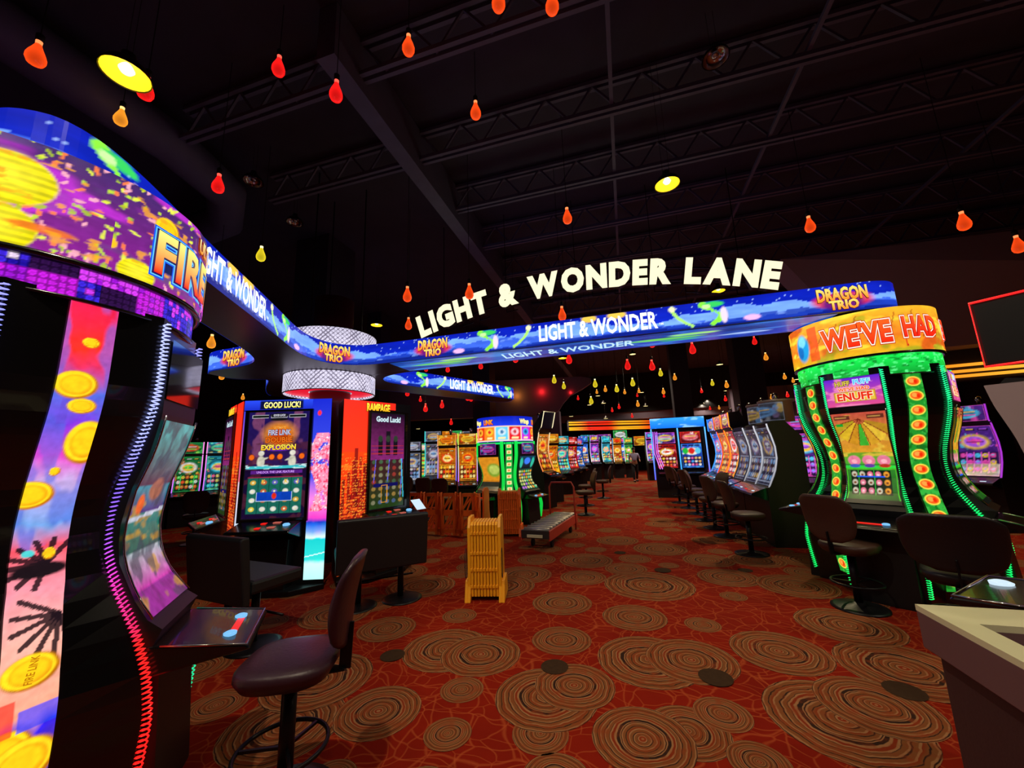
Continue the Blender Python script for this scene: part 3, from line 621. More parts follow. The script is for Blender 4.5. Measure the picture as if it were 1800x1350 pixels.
def carousel(name, label, cat, loc, colaz, zs=1.0, topz=(2.6, 3.10), bandz=(2.43, 2.575), topper=None, band=None, ribbon=None, strips=None, mains=None, uppers=None,
             hc=23.5, coils=True, rt=0.70, group=None, decklen=1.08, dz=0.0, thick=0.014):
    T = thing(name, label, cat, loc, 0, group)
    Z = lambda z: z*zs
    hcr = D(hc); zl = sorted(set([0, 0.08, 0.2, 0.3, 0.4, 0.5, 0.6, 0.68, 0.77, 0.86, 0.95, 1.05, 1.15, 1.26, 1.34, 1.42, 1.5, 1.57, 1.66, 1.75, 1.83, 1.9, 1.98, 2.05, 2.25, 2.45]))
    rings = []
    for z in zl:
        r = smoothprof(z); R_ = []
        for k in range(4):
            a = D(colaz+90*k); d = r*math.cos(hcr)-recess(z)
            R_ += [(r*math.cos(a-hcr), r*math.sin(a-hcr), Z(z)), (*rot(d, -0.09, a), Z(z)), (*rot(d, 0.09, a), Z(z)), (r*math.cos(a+hcr), r*math.sin(a+hcr), Z(z))]
        rings.append(R_)
    MB().loft(rings).build('body', MT['black'], T)
    MB().lathe([(rt-0.05, Z(bandz[0])-0.01), (rt-0.05, Z(topz[1])-0.02), (rt-0.01, Z(topz[1])-0.0)], 48).build('top_core', MT['blackm'], T)
    MB().lathe([(rt-0.045, Z(bandz[0])-0.012), (rt-0.02, Z(bandz[0])-0.012), (rt-0.02, Z(bandz[0])), (rt-0.045, Z(bandz[0]))], 48, cap=False).lathe([(rt-0.045, Z(bandz[1])), (rt-0.02, Z(bandz[1])), (rt+0.005, Z(topz[0])-0.02), (rt+0.005, Z(topz[0])), (rt-0.045, Z(topz[0]))], 48, cap=False).build('ring_trim', MT['black'], T, True)
    ra = rt
    def circ(r, z0): return lambda u, v, l: ((r+l)*math.cos(D(colaz)+u/r), (r+l)*math.sin(D(colaz)+u/r), Z(z0)+v*zs)
    A = Art(circ(ra, topz[0])); topper(A, ra, topz[1]-topz[0]); A.build('topper_display', MT['artb'], T)
    A = Art(circ(ra-0.03, bandz[0])); band(A, ra-0.03, bandz[1]-bandz[0]); A.build('ring_display', MT['artb'], T)
    for k in range(4):
        a = D(colaz+90*k); u0, z0, w_, h_ = -0.085, 0.15, 0.17, 2.27
        if ribbon:
            def fn(u, v, l, a=a):
                d = smoothprof(z0+v)*math.cos(hcr)-recess(z0+v)+0.008+l; x, y = rot(d, u0+u, a); return (x, y, Z(z0+v))
            A = Art(fn); ribbon(A, w_, h_, k); A.build('column_display', MT['artb'], T)
        for s in (-1, 1):
            zz = np.linspace(0.12, 2.42, 60); path = [((smoothprof(z)+0.02)*math.cos(a+s*hcr), (smoothprof(z)+0.02)*math.sin(a+s*hcr), Z(z)) for z in zz]
            cf = strips(k, s)
            if coils: coil(path, cf, T)
            else: MBart_tube(path, cf, T, thick)
    SZ_ = [0.98, 1.1, 1.25, 1.4, 1.6, 1.8, 1.98]; SD = [0.75, 0.665, 0.60, 0.58, 0.605, 0.665, 0.70]
    sn = math.sin(D(45)-hcr)
    for k in range(4):
        a = D(colaz+45+90*k); sd = lambda z: np.interp(z, SZ_, SD)
        def hw(z): return min(0.262, max(0.22, smoothprof(z)*sn-0.004)) if hc > 20 else min(0.33, smoothprof(z)*sn-0.01)
        zz = [0.74, 0.93]+list(np.linspace(0.98, 1.98, 12))+[2.0, min(2.40, bandz[0]-0.012)]
        rg = []
        for z in zz:
            f_ = 0.72 if z < 0.8 else 0.80 if z < 0.97 else sd(z)-0.012 if z < 1.99 else 0.69
            w_ = hw(z+dz); rg.append([(-w_, -0.35, Z(z+dz)), (-w_, -f_, Z(z+dz)), (w_, -f_, Z(z+dz)), (w_, -0.35, Z(z+dz))])
        MB().loft(rg).build('screen_housing', MT['blackm'], T, rotz=a+PI/2)
        def fm(u, v, l, a=a):
            z = 0.985+v; q = 2*hw(z+dz)-0.024; x, y = rot(sd(z)+0.004+l, (u/0.5-0.5)*q, a); return (x, y, Z(z+dz))
        def fu(u, v, l, a=a):
            x, y = rot(0.70+l, -0.25+u, a); return (x, y, Z(2.04+dz*0.5)+v*zs)
        A = Art(fm); mains(A, 0.5, 0.98, k); A.build('main_screen', MT['art'], T)
        if uppers: A = Art(fu); uppers(A, 0.5, 0.33, k); A.build('upper_screen', MT['art'], T)
        else: MB().add([fu(*q, 0.0) for q in ((0, 0), (0.5, 0), (0.5, 0.33), (0, 0.33))], [(0, 1, 2, 3)]).build('mirror_panel', MT['glass'], T)
        for s in (-1, 1):
            MB().tube([(s*(hw(z+dz)-0.006), -(sd(z)+0.006), Z(z+dz)) for z in np.linspace(0.98, 1.99, 14)], 0.005, 6).build('screen_bezel', MT['chrome'], T, True, rotz=a+PI/2)
        q = 0.86+dz; e = 0.79+dz
        d = MB().slab([(-0.66, Z(q)), (-0.78, Z(q)), (-decklen, Z(e)), (-decklen-0.02, Z(e-0.025)), (-0.76, Z(q-0.14)), (-0.66, Z(q-0.14))], -0.27, 0.27)
        dk = d.build('button_deck', MT['black'], T, bev=0.01, rotz=a+PI/2)
        sl = (e-q)/(decklen-0.78)
        def on(y): return Z(q+(abs(y)-0.78)*sl)
        dl = decklen
        MB().tube([(-0.27, -0.80, on(-0.80)), (-0.268, -dl, on(-dl)), (0.268, -dl, on(-dl)), (0.27, -0.80, on(-0.80))], 0.006, 6).build('deck_trim', MT['chrome'], dk, True)
        for x in (-0.14, 0.12):
            MB().lathe([(0.03, 0.0), (0.032, 0.012), (0.02, 0.018)], 16, c=(x, -dl+0.10, on(-dl+0.10))).build('button', MT['btnblue'], dk, True)
        MB().add([(-0.11, -dl+0.11, on(-dl+0.11)+0.004), (-0.11, -dl+0.075, on(-dl+0.075)+0.004), (0.10, -dl+0.075, on(-dl+0.075)+0.004), (0.10, -dl+0.11, on(-dl+0.11)+0.004)], [(0, 1, 2, 3)]).build('button_strip', MT['btnred'], dk)
        MB().slab([(-0.4, 0), (-0.84, 0), (-0.84, 0.02), (-0.80, Z(q-0.13)), (-0.4, Z(q-0.13))], -0.24, 0.24).build('lower_cabinet', MT['blackm'], T, rotz=a+PI/2)
    return T
def MBart_tube(path, cf, parent, r, name='led_strip', m='strip', k=6):
    mb = MB().tube(path, r, k); A = Art(None); A.v = mb.v; A.f = mb.f; n = len(path)
    A.c = [cf(min(i//k, n-1)/(n-1)) for i in range(len(mb.v))]
    return A.build(name, MT[m], parent)
def coin(c, x, y, rx, ry, rotn=0.0):
    c.ell(x, y, rx, ry, 'b86a08', rot=rotn, soft=0.06).ell(x-rx*0.06, y+ry*0.06, rx*0.9, ry*0.9, 'ffd820', rot=rotn, soft=0.06).ell(x, y, rx*0.72, ry*0.72, 'e8a010', rot=rotn, soft=0.06).ell(x-rx*0.05, y+ry*0.05, rx*0.62, ry*0.62, 'ffc818', rot=rotn)

# ---- the near carousel at the left edge
def t1_top(A, r, h):
    L = 2*PI*r; c = Cv(L, h, 0.008, '4a2080', 21); c.grad(0, h, '8a2090', '402868'); c.blotch('c030d0', 0.55, 0.4, 0.15, 0.8); c.blotch('5a4a78', 0.55, 0.35, 0.12, 0.7)
    for cx0 in (0.0, 1.75, 3.3, 4.1):
        rs = c.rs
        for i in range(120):
            a = rs.rand()*2*PI; d = 0.10+0.30*rs.rand()**0.7; x, y = (cx0+d*1.4*math.cos(a)) % L, h*0.55+d*0.8*math.sin(a)
            c.ell(x, y, 0.006+0.02*rs.rand(), 0.005+0.006*rs.rand(), ['e8f040', 'ff8040', 'c0e030', 'ffb0c0', 'a8c020'][rs.randint(5)], 0.9, rot=a)
    def lantern(x, y, rx):
        x = x % L; c.ell(x, y, rx, rx*0.85, 'f0e010', soft=0.04)
        for k in range(7): c.put(((np.abs(c.Y-(y-rx*0.75+k*rx*0.25)) < rx*0.05)&(((c.X-x)/rx)**2+((c.Y-y)/rx/0.85)**2 < 0.96)).astype(float), 'b8b010', 0.8)
        c.ell(x, y+rx*0.1, rx*0.5, rx*0.5, 'fff040', 0.6, soft=0.8)
    for x, y, q in ((-0.34, 0.30, 0.145), (-0.36, 0.07, 0.13), (0.115, 0.03, 0.085), (-0.9, 0.2, 0.12), (1.5, 0.25, 0.12), (2.6, 0.3, 0.13)): lantern(x, y, q)
    coin(c, 0.24, 0.345, 0.075, 0.07); c.ell(0.27, 0.24, 0.05, 0.08, 'e8d030', 0.8); c.ell(0.0, 0.14, 0.02, 0.025, 'ffc020')
    c.ell((-0.22) % L, 0.10, 0.10, 0.02, 'e87020', 0.9).blotch('f0a020', 0.66, 0.06, 0.03, 0.8)
    s0 = 0.19; c.ell(s0+0.42, 0.2, 0.42, 0.12, '101040').rect(s0+0.02, s0+0.7, 0.10, 0.31, '101650')
    c.mul(0.8, 1.15, 0.03, 0.02)
    A.grid(c)
    A.text('ULTIMATE', s0+0.30, 0.405, 0.12, 'e88a20', 0.03, 'l', 0.012, 0.45, 'fff0a0', outline=[(0.09, '7a1808')])
    A.text('FIRE LINK', s0+0.0, 0.20, 0.33, 'e81808', 0.03, 'l', 0.012, 1.15, 'fff080', outline=[(0.10, '1050e0'), (0.075, '60c0ff'), (0.055, '081050')])
    A.text('TRIPLE', s0+0.42, 0.04, 0.075, 'ff60ff', 0.02, 'l', 0.012, 0.28, 'c030e0', outline=[(0.08, '300848')])
def t1_band(A, r, h):
    L = 2*PI*r; c = Cv(L, h, 0.0062, '180830', 9)
    p = 0.0295; i = np.floor(c.X/p); j = np.floor(c.Y/p); dx = (c.X/p-i-0.5); dy = (c.Y/p-j-0.5)
    cell = np.random.RandomState(4).rand(400, 12); g = cell[(i.astype(int)) % 400, (j.astype(int)) % 12]
    blk = np.random.RandomState(6).rand(60, 3)[(i.astype(int)//5) % 60, (j.astype(int)//3) % 3]
    pal = np.array([hx(q) for q in ('d020e8', 'a818e0', 'e040ff', '4028e0', '2010a0', '301048', 'f8e0ff')])
    idx = np.clip((blk*6.2+g*1.6-0.6), 0, 5).astype(int); idx = np.where(g > 0.985, 6, idx)
    m = ((dx**2+dy**2) < 0.17)[..., None]; mi = ((dx**2+dy**2) < 0.075)[..., None]
    c.a = np.where(m, pal[idx], pal[idx]*0.35); c.a = np.where(mi, c.a*0.75, c.a)
    A.grid(c)
def t1_ribbon(A, w_, h_, k):
    c = Cv(w_, h_, 0.0055, 'c03060', 30+k); Z0 = 0.15
    st = [(0, '2a1840'), (0.25, '402080'), (0.5, '5030a0'), (0.62, '3020e0'), (0.68, 'f0a080'), (0.95, 'f8b0a0'), (1.15, 'f090a0'), (1.3, 'f05060'), (1.42, '70a0e0'), (1.6, 'c0a0d8'), (1.72, 'e030c0'), (1.85, '7838d8'), (2.0, '5068d8'), (2.12, 'e03060'), (2.2, 'ff3020'), (2.3, 'f82840'), (2.45, 'e82050')]
    zz = c.Y+Z0+0.10*(c.noise(0.08, 0.15)-0.5)
    for q in range(3): c.a[..., q] = np.interp(zz, [s[0] for s in st], [hx(s[1])[q] for s in st])
    c.blotch('4060d0', 0.6, 0.08, 0.25, 0.6, m=(zz > 1.3)); c.rect(0.03, 0.06, 1.85-Z0, 2.05-Z0, '6048c8', 0.6)
    for i in range(9):                                          # palm fronds
        a = -0.9+i*0.33; c.line(0.11, 1.24-Z0, 0.11+0.13*math.cos(a*1.3+2.2), 1.24-Z0+0.10*math.sin(a*1.3+2.2), 0.010, '1c1018', 0.95)
    for i in range(7):
        a = 2.6+i*0.4; c.line(0.16, 1.02-Z0, 0.16+0.14*math.cos(a), 1.02-Z0+0.16*math.sin(a), 0.009, '1c1018', 0.95)
    c.ell(0.09, 1.215-Z0, 0.09, 0.03, '1a1016'); c.ell(0.05, 1.29-Z0, 0.02, 0.015, '50d0d0')
    for x, z, rx, ry in ((0.065, 2.03, 0.075, 0.065), (0.09, 2.235, 0.03, 0.025), (0.10, 1.935, 0.05, 0.035), (0.15, 1.77, 0.075, 0.10), (0.02, 1.54, 0.075, 0.06), (0.075, 1.64, 0.018, 0.02), (0.115, 1.28, 0.02, 0.025), (0.085, 0.83, 0.085, 0.065), (0.03, 0.56, 0.085, 0.085), (0.09, 0.50, 0.10, 0.09), (0.04, 0.30, 0.07, 0.05)):
        coin(c, x, z-Z0, rx, ry)
    c.rect(0.06, 0.17, 0.62-Z0, 0.70-Z0, '2840e8', 0.8).rect(0.0, 0.05, 0.62-Z0, 0.74-Z0, 'f03020', 0.8)
    c.mul(0.8, 1.15, 0.02, 0.02); A.grid(c)
    if k == 0: A.text('FIRE LINK', 0.085, 0.835-Z0, 0.035, 'b07008', 0.02, lift=0.004, width=0.10, rot=1.4)
def t1_main(A, w_, h_, k):
    c = Cv(w_, h_, 0.012, '102040', 50+k); c.grad(0, h_, 'a030a0', '3040a0'); c.grad(h_*0.12, h_*0.3, 'e040c0', 'c0d0d8'); c.grad(h_*0.3, h_*0.5, '206858', '309080'); c.grad(h_*0.5, h_*0.65, '403080', '40a0b0'); c.grad(h_*0.65, h_*1.0, '5a3a48', '40b8b8')
    c.blotch('d0a030', 0.6, 0.2, 0.06, 0.8, m=(c.Y < h_*0.6)); c.blotch('204858', 0.55, 0.12, 0.12, 0.7); c.ell(0.12, h_*0.55, 0.05, 0.05, 'ff7020').ell(0.3, h_*0.62, 0.1, 0.06, 'b07050')
    c.line(0, h_*0.47, w_, h_*0.5, 0.01, 'd0d8e8').mul(0.4, 1.1, 0.04, 0.04); A.grid(c)
def t1_upper(A, w_, h_, k):
    c = game(w_, h_, 0.014, 'purple', 60+k, False, 0.6); A.grid(c)
c0 = blend([(0, 'ff1810'), (0.3, 'ff2020'), (0.42, 'f030a0'), (0.52, 'a050f0'), (0.62, '8060ff'), (0.75, 'a0a8ff'), (1, 'b0b8ff')])
c1 = blend([(0, '10c060'), (0.3, '20c0a0'), (0.5, '30c0f0'), (0.65, '4090ff'), (0.8, '7080ff'), (1, '9090ff')])
carousel('slot_machine_carousel', 'nearest four-sided slot machine carousel with gold coin column and purple dotted ring', 'slot machine carousel', (-3.05, 1.19, 0), -5, 1.0, dz=-0.075, decklen=1.16,
         topper=t1_top, band=t1_band, ribbon=t1_ribbon, strips=lambda k, s: c0 if s > 0 else c1, mains=t1_main, uppers=None)

# ---- the green lit carousel on the right
def t2_top(A, r, h):
    L = 2*PI*r; c = Cv(L, h, 0.013, 'f0a018', 31); c.grad(0, h*0.35, 'e0b020', 'e88018'); c.grad(h*0.35, h, 'e87820', 'f0b028')
    c.blotch('d04818', 0.55, 0.3, 0.3, 0.85).blotch('ffe040', 0.6, 0.4, 0.1, 0.8).blotch('90a020', 0.64, 0.2, 0.15, 0.7)
    for i in range(26): x = L*i/26; c.line(x, h*0.3, x+0.1, h*(0.5+0.4*c.rs.rand()), 0.006, '8a2810', 0.7)
    s0 = L-0.30
    c.rect(s0-0.62, s0-0.5, 0.03, h*0.9, 'e84818', 0.8)
    c.ell(s0-0.72, h*0.45, 0.10, 0.17, '20a0e0').ell(s0-0.72, h*0.62, 0.06, 0.07, '80e0ff').ell(s0-0.76, h*0.36, 0.05, 0.08, '1870c0')
    c.frame(0.0+L-0.02, L+0.1, 0.05, h*0.6, 0.02, 'c83018'); c.mul(0.8, 1.2, 0.05, 0.05)
    A.grid(c)
    ol = [(0.105, 'b81010'), (0.08, 'fff0e0'), (0.045, 'a01008')]
    A.text("WE'VE", s0-0.14, 0.24, 0.34, 'f02810', 0.028, 'c', 0.016, 0.60, 'ff6020', outline=ol)
    A.text('HAD', s0+0.46, 0.265, 0.31, 'f02010', 0.028, 'c', 0.016, 0.37, 'ff5020', outline=ol)
    A.text('ENUFF', s0+1.04, 0.25, 0.28, 'f02010', 0.05, 'c', 0.016, 0.45, 'ff5020', outline=ol)
def t2_band(A, r, h):
    L = 2*PI*r; c = Cv(L, h, 0.012, '0cc038', 32); c.grad(0, h, '109830', '18e850'); c.blotch('60ff90', 0.6, 0.05, 0.02, 0.9).blotch('0a7020', 0.62, 0.06, 0.02, 0.8); A.grid(c)
def t2_ribbon(A, w_, h_, k):
    c = Cv(w_, h_, 0.0075, '1c8a28', 33+k); c.blotch('38b040', 0.55, 0.05, 0.05, 0.8).blotch('0c5818', 0.6, 0.05, 0.04, 0.8)
    for i in range(14):
        z = 0.10+i*0.155
        c.ell(0.085, z, 0.068, 0.052, 'ffe850', soft=0.08).ell(0.085, z, 0.058, 0.042, 'f05818', soft=0.1).ell(0.07, z+0.006, 0.026, 0.024, 'ff9840').ell(0.105, z-0.004, 0.018, 0.022, 'e02808')
    A.grid(c)
def t2_main(A, w_, h_, k):
    c = Cv(w_, h_, 0.0075, 'd06018', 34+k); c.grad(0, h_*0.42, '1c5018', '308828'); c.grad(h_*0.42, h_*0.55, '48b030', '70a028'); c.grad(h_*0.55, h_, 'e0a028', 'c85040')
    c.blotch('e8c040', 0.6, 0.15, 0.06, 0.8, m=(c.Y > h_*0.5)); cx = 0.25
    for i in range(7):                                          # a fan of sectors
        a0 = PI*(1.08+0.12*i); a1 = a0+0.34; d = np.hypot(c.X-cx, c.Y-h_*0.93); an = np.arctan2(c.Y-h_*0.93, c.X-cx) % (2*PI)
        c.put(((d < 0.30)&(d > 0.06)&(an > a0)&(an < a1)).astype(float), ['b8a020', 'e0b828', 'd09020', '20b030', 'd8a028', 'e8c038', 'b88820'][i], 0.95)
        c.line(cx, h_*0.93, cx+0.3*math.cos(a0), h_*0.93+0.3*math.sin(a0), 0.004, '702010', 0.9)
    for x in (0.02, 0.33): c.rect(x, x+0.15, h_*0.93, h_*0.97, '401818', 0.85).rect(x+0.01, x+0.12, h_*0.94, h_*0.96, 'd0a050', 0.7)
    c.rect(0.02, 0.09, h_*0.85, h_*0.88, '18a030').rect(0, w_, h_*0.375, h_*0.40, '30e040')
    for x in (0.10, 0.25, 0.40):                                # round pink shapes
        c.ell(x, h_*0.46, 0.065, 0.055, 'f080a0', soft=0.1).ell(x, h_*0.45, 0.03, 0.022, 'ffb0c0').ell(x, h_*0.40, 0.055, 0.02, ['4060c0', '6040a0', 'c03020'][int(x*6.6) % 3])
    x0, x1, y0, y1 = 0.04, 0.44, h_*0.09, h_*0.35; c.rect(x0, x1, y0, y1, '0c2010')
    for i in range(5):
        for j in range(3):
            a, b = x0+(x1-x0)*(i+0.5)/5, y0+(y1-y0)*(j+0.5)/3
            col = 'f08098' if (i in (1, 2, 3) and (i+j) % 3) else ('f0a030' if i == 4 else 'd0c8b0'); c.ell(a, b, 0.028, 0.03, col).ell(a, b-0.005, 0.014, 0.012, 'ffd0d8' if col == 'f08098' else '804020')
        c.rect(x0+(x1-x0)*i/5-0.002, x0+(x1-x0)*i/5+0.002, y0, y1, '30c040')
    c.rect(0.1, 0.38, h_*0.275, h_*0.285, '2060f0').frame(0, w_, 0, h_*0.37, 0.012, '48c028').rect(0, w_, 0, h_*0.04, '101410').mul(0.75, 1.2, 0.03, 0.03); A.grid(c)
def t2_upper(A, w_, h_, k):
    c = Cv(w_, h_, 0.009, '8030c0', 35+k); c.grad(0, h_, 'e85090', '6020d8'); c.blotch('ff90c0', 0.55, 0.15, 0.05, 0.8); c.rect(0.08, 0.44, 0.05, 0.17, 'c08018').rect(0.09, 0.43, 0.06, 0.16, 'f0c840').frame(0, w_, 0, h_, 0.008, '101010'); A.grid(c)
    A.text('ENUFF', 0.26, 0.11, 0.115, 'f03010', 0.04, width=0.30, outline=[(0.09, 'fff0d0')]); A.text("WE'VE HAD", 0.26, 0.195, 0.055, 'ff5020', 0.03, width=0.27, outline=[(0.1, 'ffe8c0')])
    A.text('HUFF', 0.17, 0.265, 0.075, 'e8d050', 0.03, width=0.13, outline=[(0.1, '504010')]); A.text("PUFF", 0.34, 0.27, 0.075, '50c8ff', 0.03, width=0.14, outline=[(0.1, 'e0f8ff')])
cg = blend([(0, '10e860'), (0.5, '18f870'), (1, '20e890')])
carousel('slot_machine_carousel', 'green-edged slot machine carousel with red topper lettering, right of the aisle', 'slot machine carousel', (2.94, 5.77, 0), -83, 1.0, bandz=(2.36, 2.575),
         topper=t2_top, band=t2_band, ribbon=t2_ribbon, strips=lambda k, s: cg, mains=t2_main, uppers=t2_upper)

# ---- the smaller carousel beyond the barriers
def t3_top(A, r, h):
    L = 2*PI*r; c = Cv(L, h, 0.03, '1428d8', 41)
    c.grad(h*0.62, h, '1838e0', '0a1cb0'); c.rect(0, L, h*0.6, h*0.63, 'ffd0a0'); n = 14
    for i in range(n):
        x0, x1 = L*i/n, L*(i+1)/n; m = (x0+x1)/2; c.rect(x0, x1, h*0.04, h*0.6, ['e01828', 'c020d0', 'e01820', 'f02018', 'd83010', 'f08020', '60c8e8'][i % 7]).frame(x0, x1, h*0.04, h*0.6, 0.012, 'ffe0c0')
        c.ell(m, h*0.38, 0.10, h*0.14, ['e8c8d0', '20a0e0', 'f0b020', 'f0b0a8', 'f0b030', 'ffc030', 'c8e0f0'][i % 7]).ell(m, h*0.38, 0.045, h*0.07, ['c02030', '104090', 'c05010', '501018', 'a04010', 'd02020', '3070a0'][i % 7]).rect(m-0.08, m+0.08, h*0.12, h*0.19, 'ffe0a0')
    A.grid(c)
    for s in (L-0.52, 0.9, 2.6): A.text('LINK', s, h*0.78, h*0.26, 'ff5020', 0.05, lift=0.01, width=0.26, c2='ffb020', outline=[(0.1, '401008')])
    for s in (0.45, 2.0, 3.6): A.text('Wings', s, h*0.80, h*0.26, 'fff0a0', 0.05, lift=0.01, width=0.3, outline=[(0.08, '402000')])
def t3_band(A, r, h):
    c = Cv(2*PI*r, h, 0.03, '10d860', 1); A.grid(c)
def t3_ribbon(A, w_, h_, k):
    c = Cv(w_, h_, 0.02, '10a038', 2)
    for i in range(12): c.rect(0.03, 0.14, 0.1+0.18*i, 0.19+0.18*i, 'f0e0a0').ell(0.085, 0.145+0.18*i, 0.03, 0.03, 'd08030')
    A.grid(c)
def t3_main(A, w_, h_, k):
    if k % 2:
        c = Cv(w_, h_, 0.02, 'e09020', 4); c.grad(0, h_*0.3, '301810', 'd08018'); c.ell(w_*0.7, h_*0.6, 0.2, 0.2, '80a030').ell(w_*0.7, h_*0.62, 0.14, 0.14, 'c0d060'); c.rect(0, w_, h_*0.05, h_*0.25, '2a2a20').mul(0.7, 1.2, 0.08, 0.08)
    else:
        c = Cv(w_, h_, 0.016, '184838', 5)
        c.grad(h_*0.62, h_, '101018', '104058'); c.ell(w_/2, h_*0.85, 0.1, 0.1, '4080ff').ell(w_*0.12, h_*0.8, 0.05, 0.15, '30c0a0').ell(w_*0.88, h_*0.8, 0.05, 0.15, '30c0a0')
        for i in range(6):
            for j in range(6): c.ell(w_*(i+0.5)/6, h_*(0.06+0.095*j), 0.033, 0.035, ['e0d880', 'f0a030', '70d890', 'c070e0', 'd8e8a0', 'a0c860'][c.rs.randint(6)])
    A.grid(c)
def t3_upper(A, w_, h_, k):
    A.grid(game(w_, h_, 0.025, 'purple', 80+k, False, 0.6))
p = dep(889, 800, 9.9)
carousel('slot_machine_carousel', 'smaller slot machine carousel with symbol panel topper and wide green edges, behind orange barriers', 'slot machine carousel', (p[0], p[1], 0), -66, 0.80,
         topz=(2.42, 3.18), bandz=(2.34, 2.41), topper=t3_top, band=t3_band, ribbon=t3_ribbon, strips=lambda k, s: blend([(0, '08a030'), (1, '10c040')]), mains=t3_main, uppers=t3_upper, coils=False, rt=0.72, hc=14, thick=0.045)

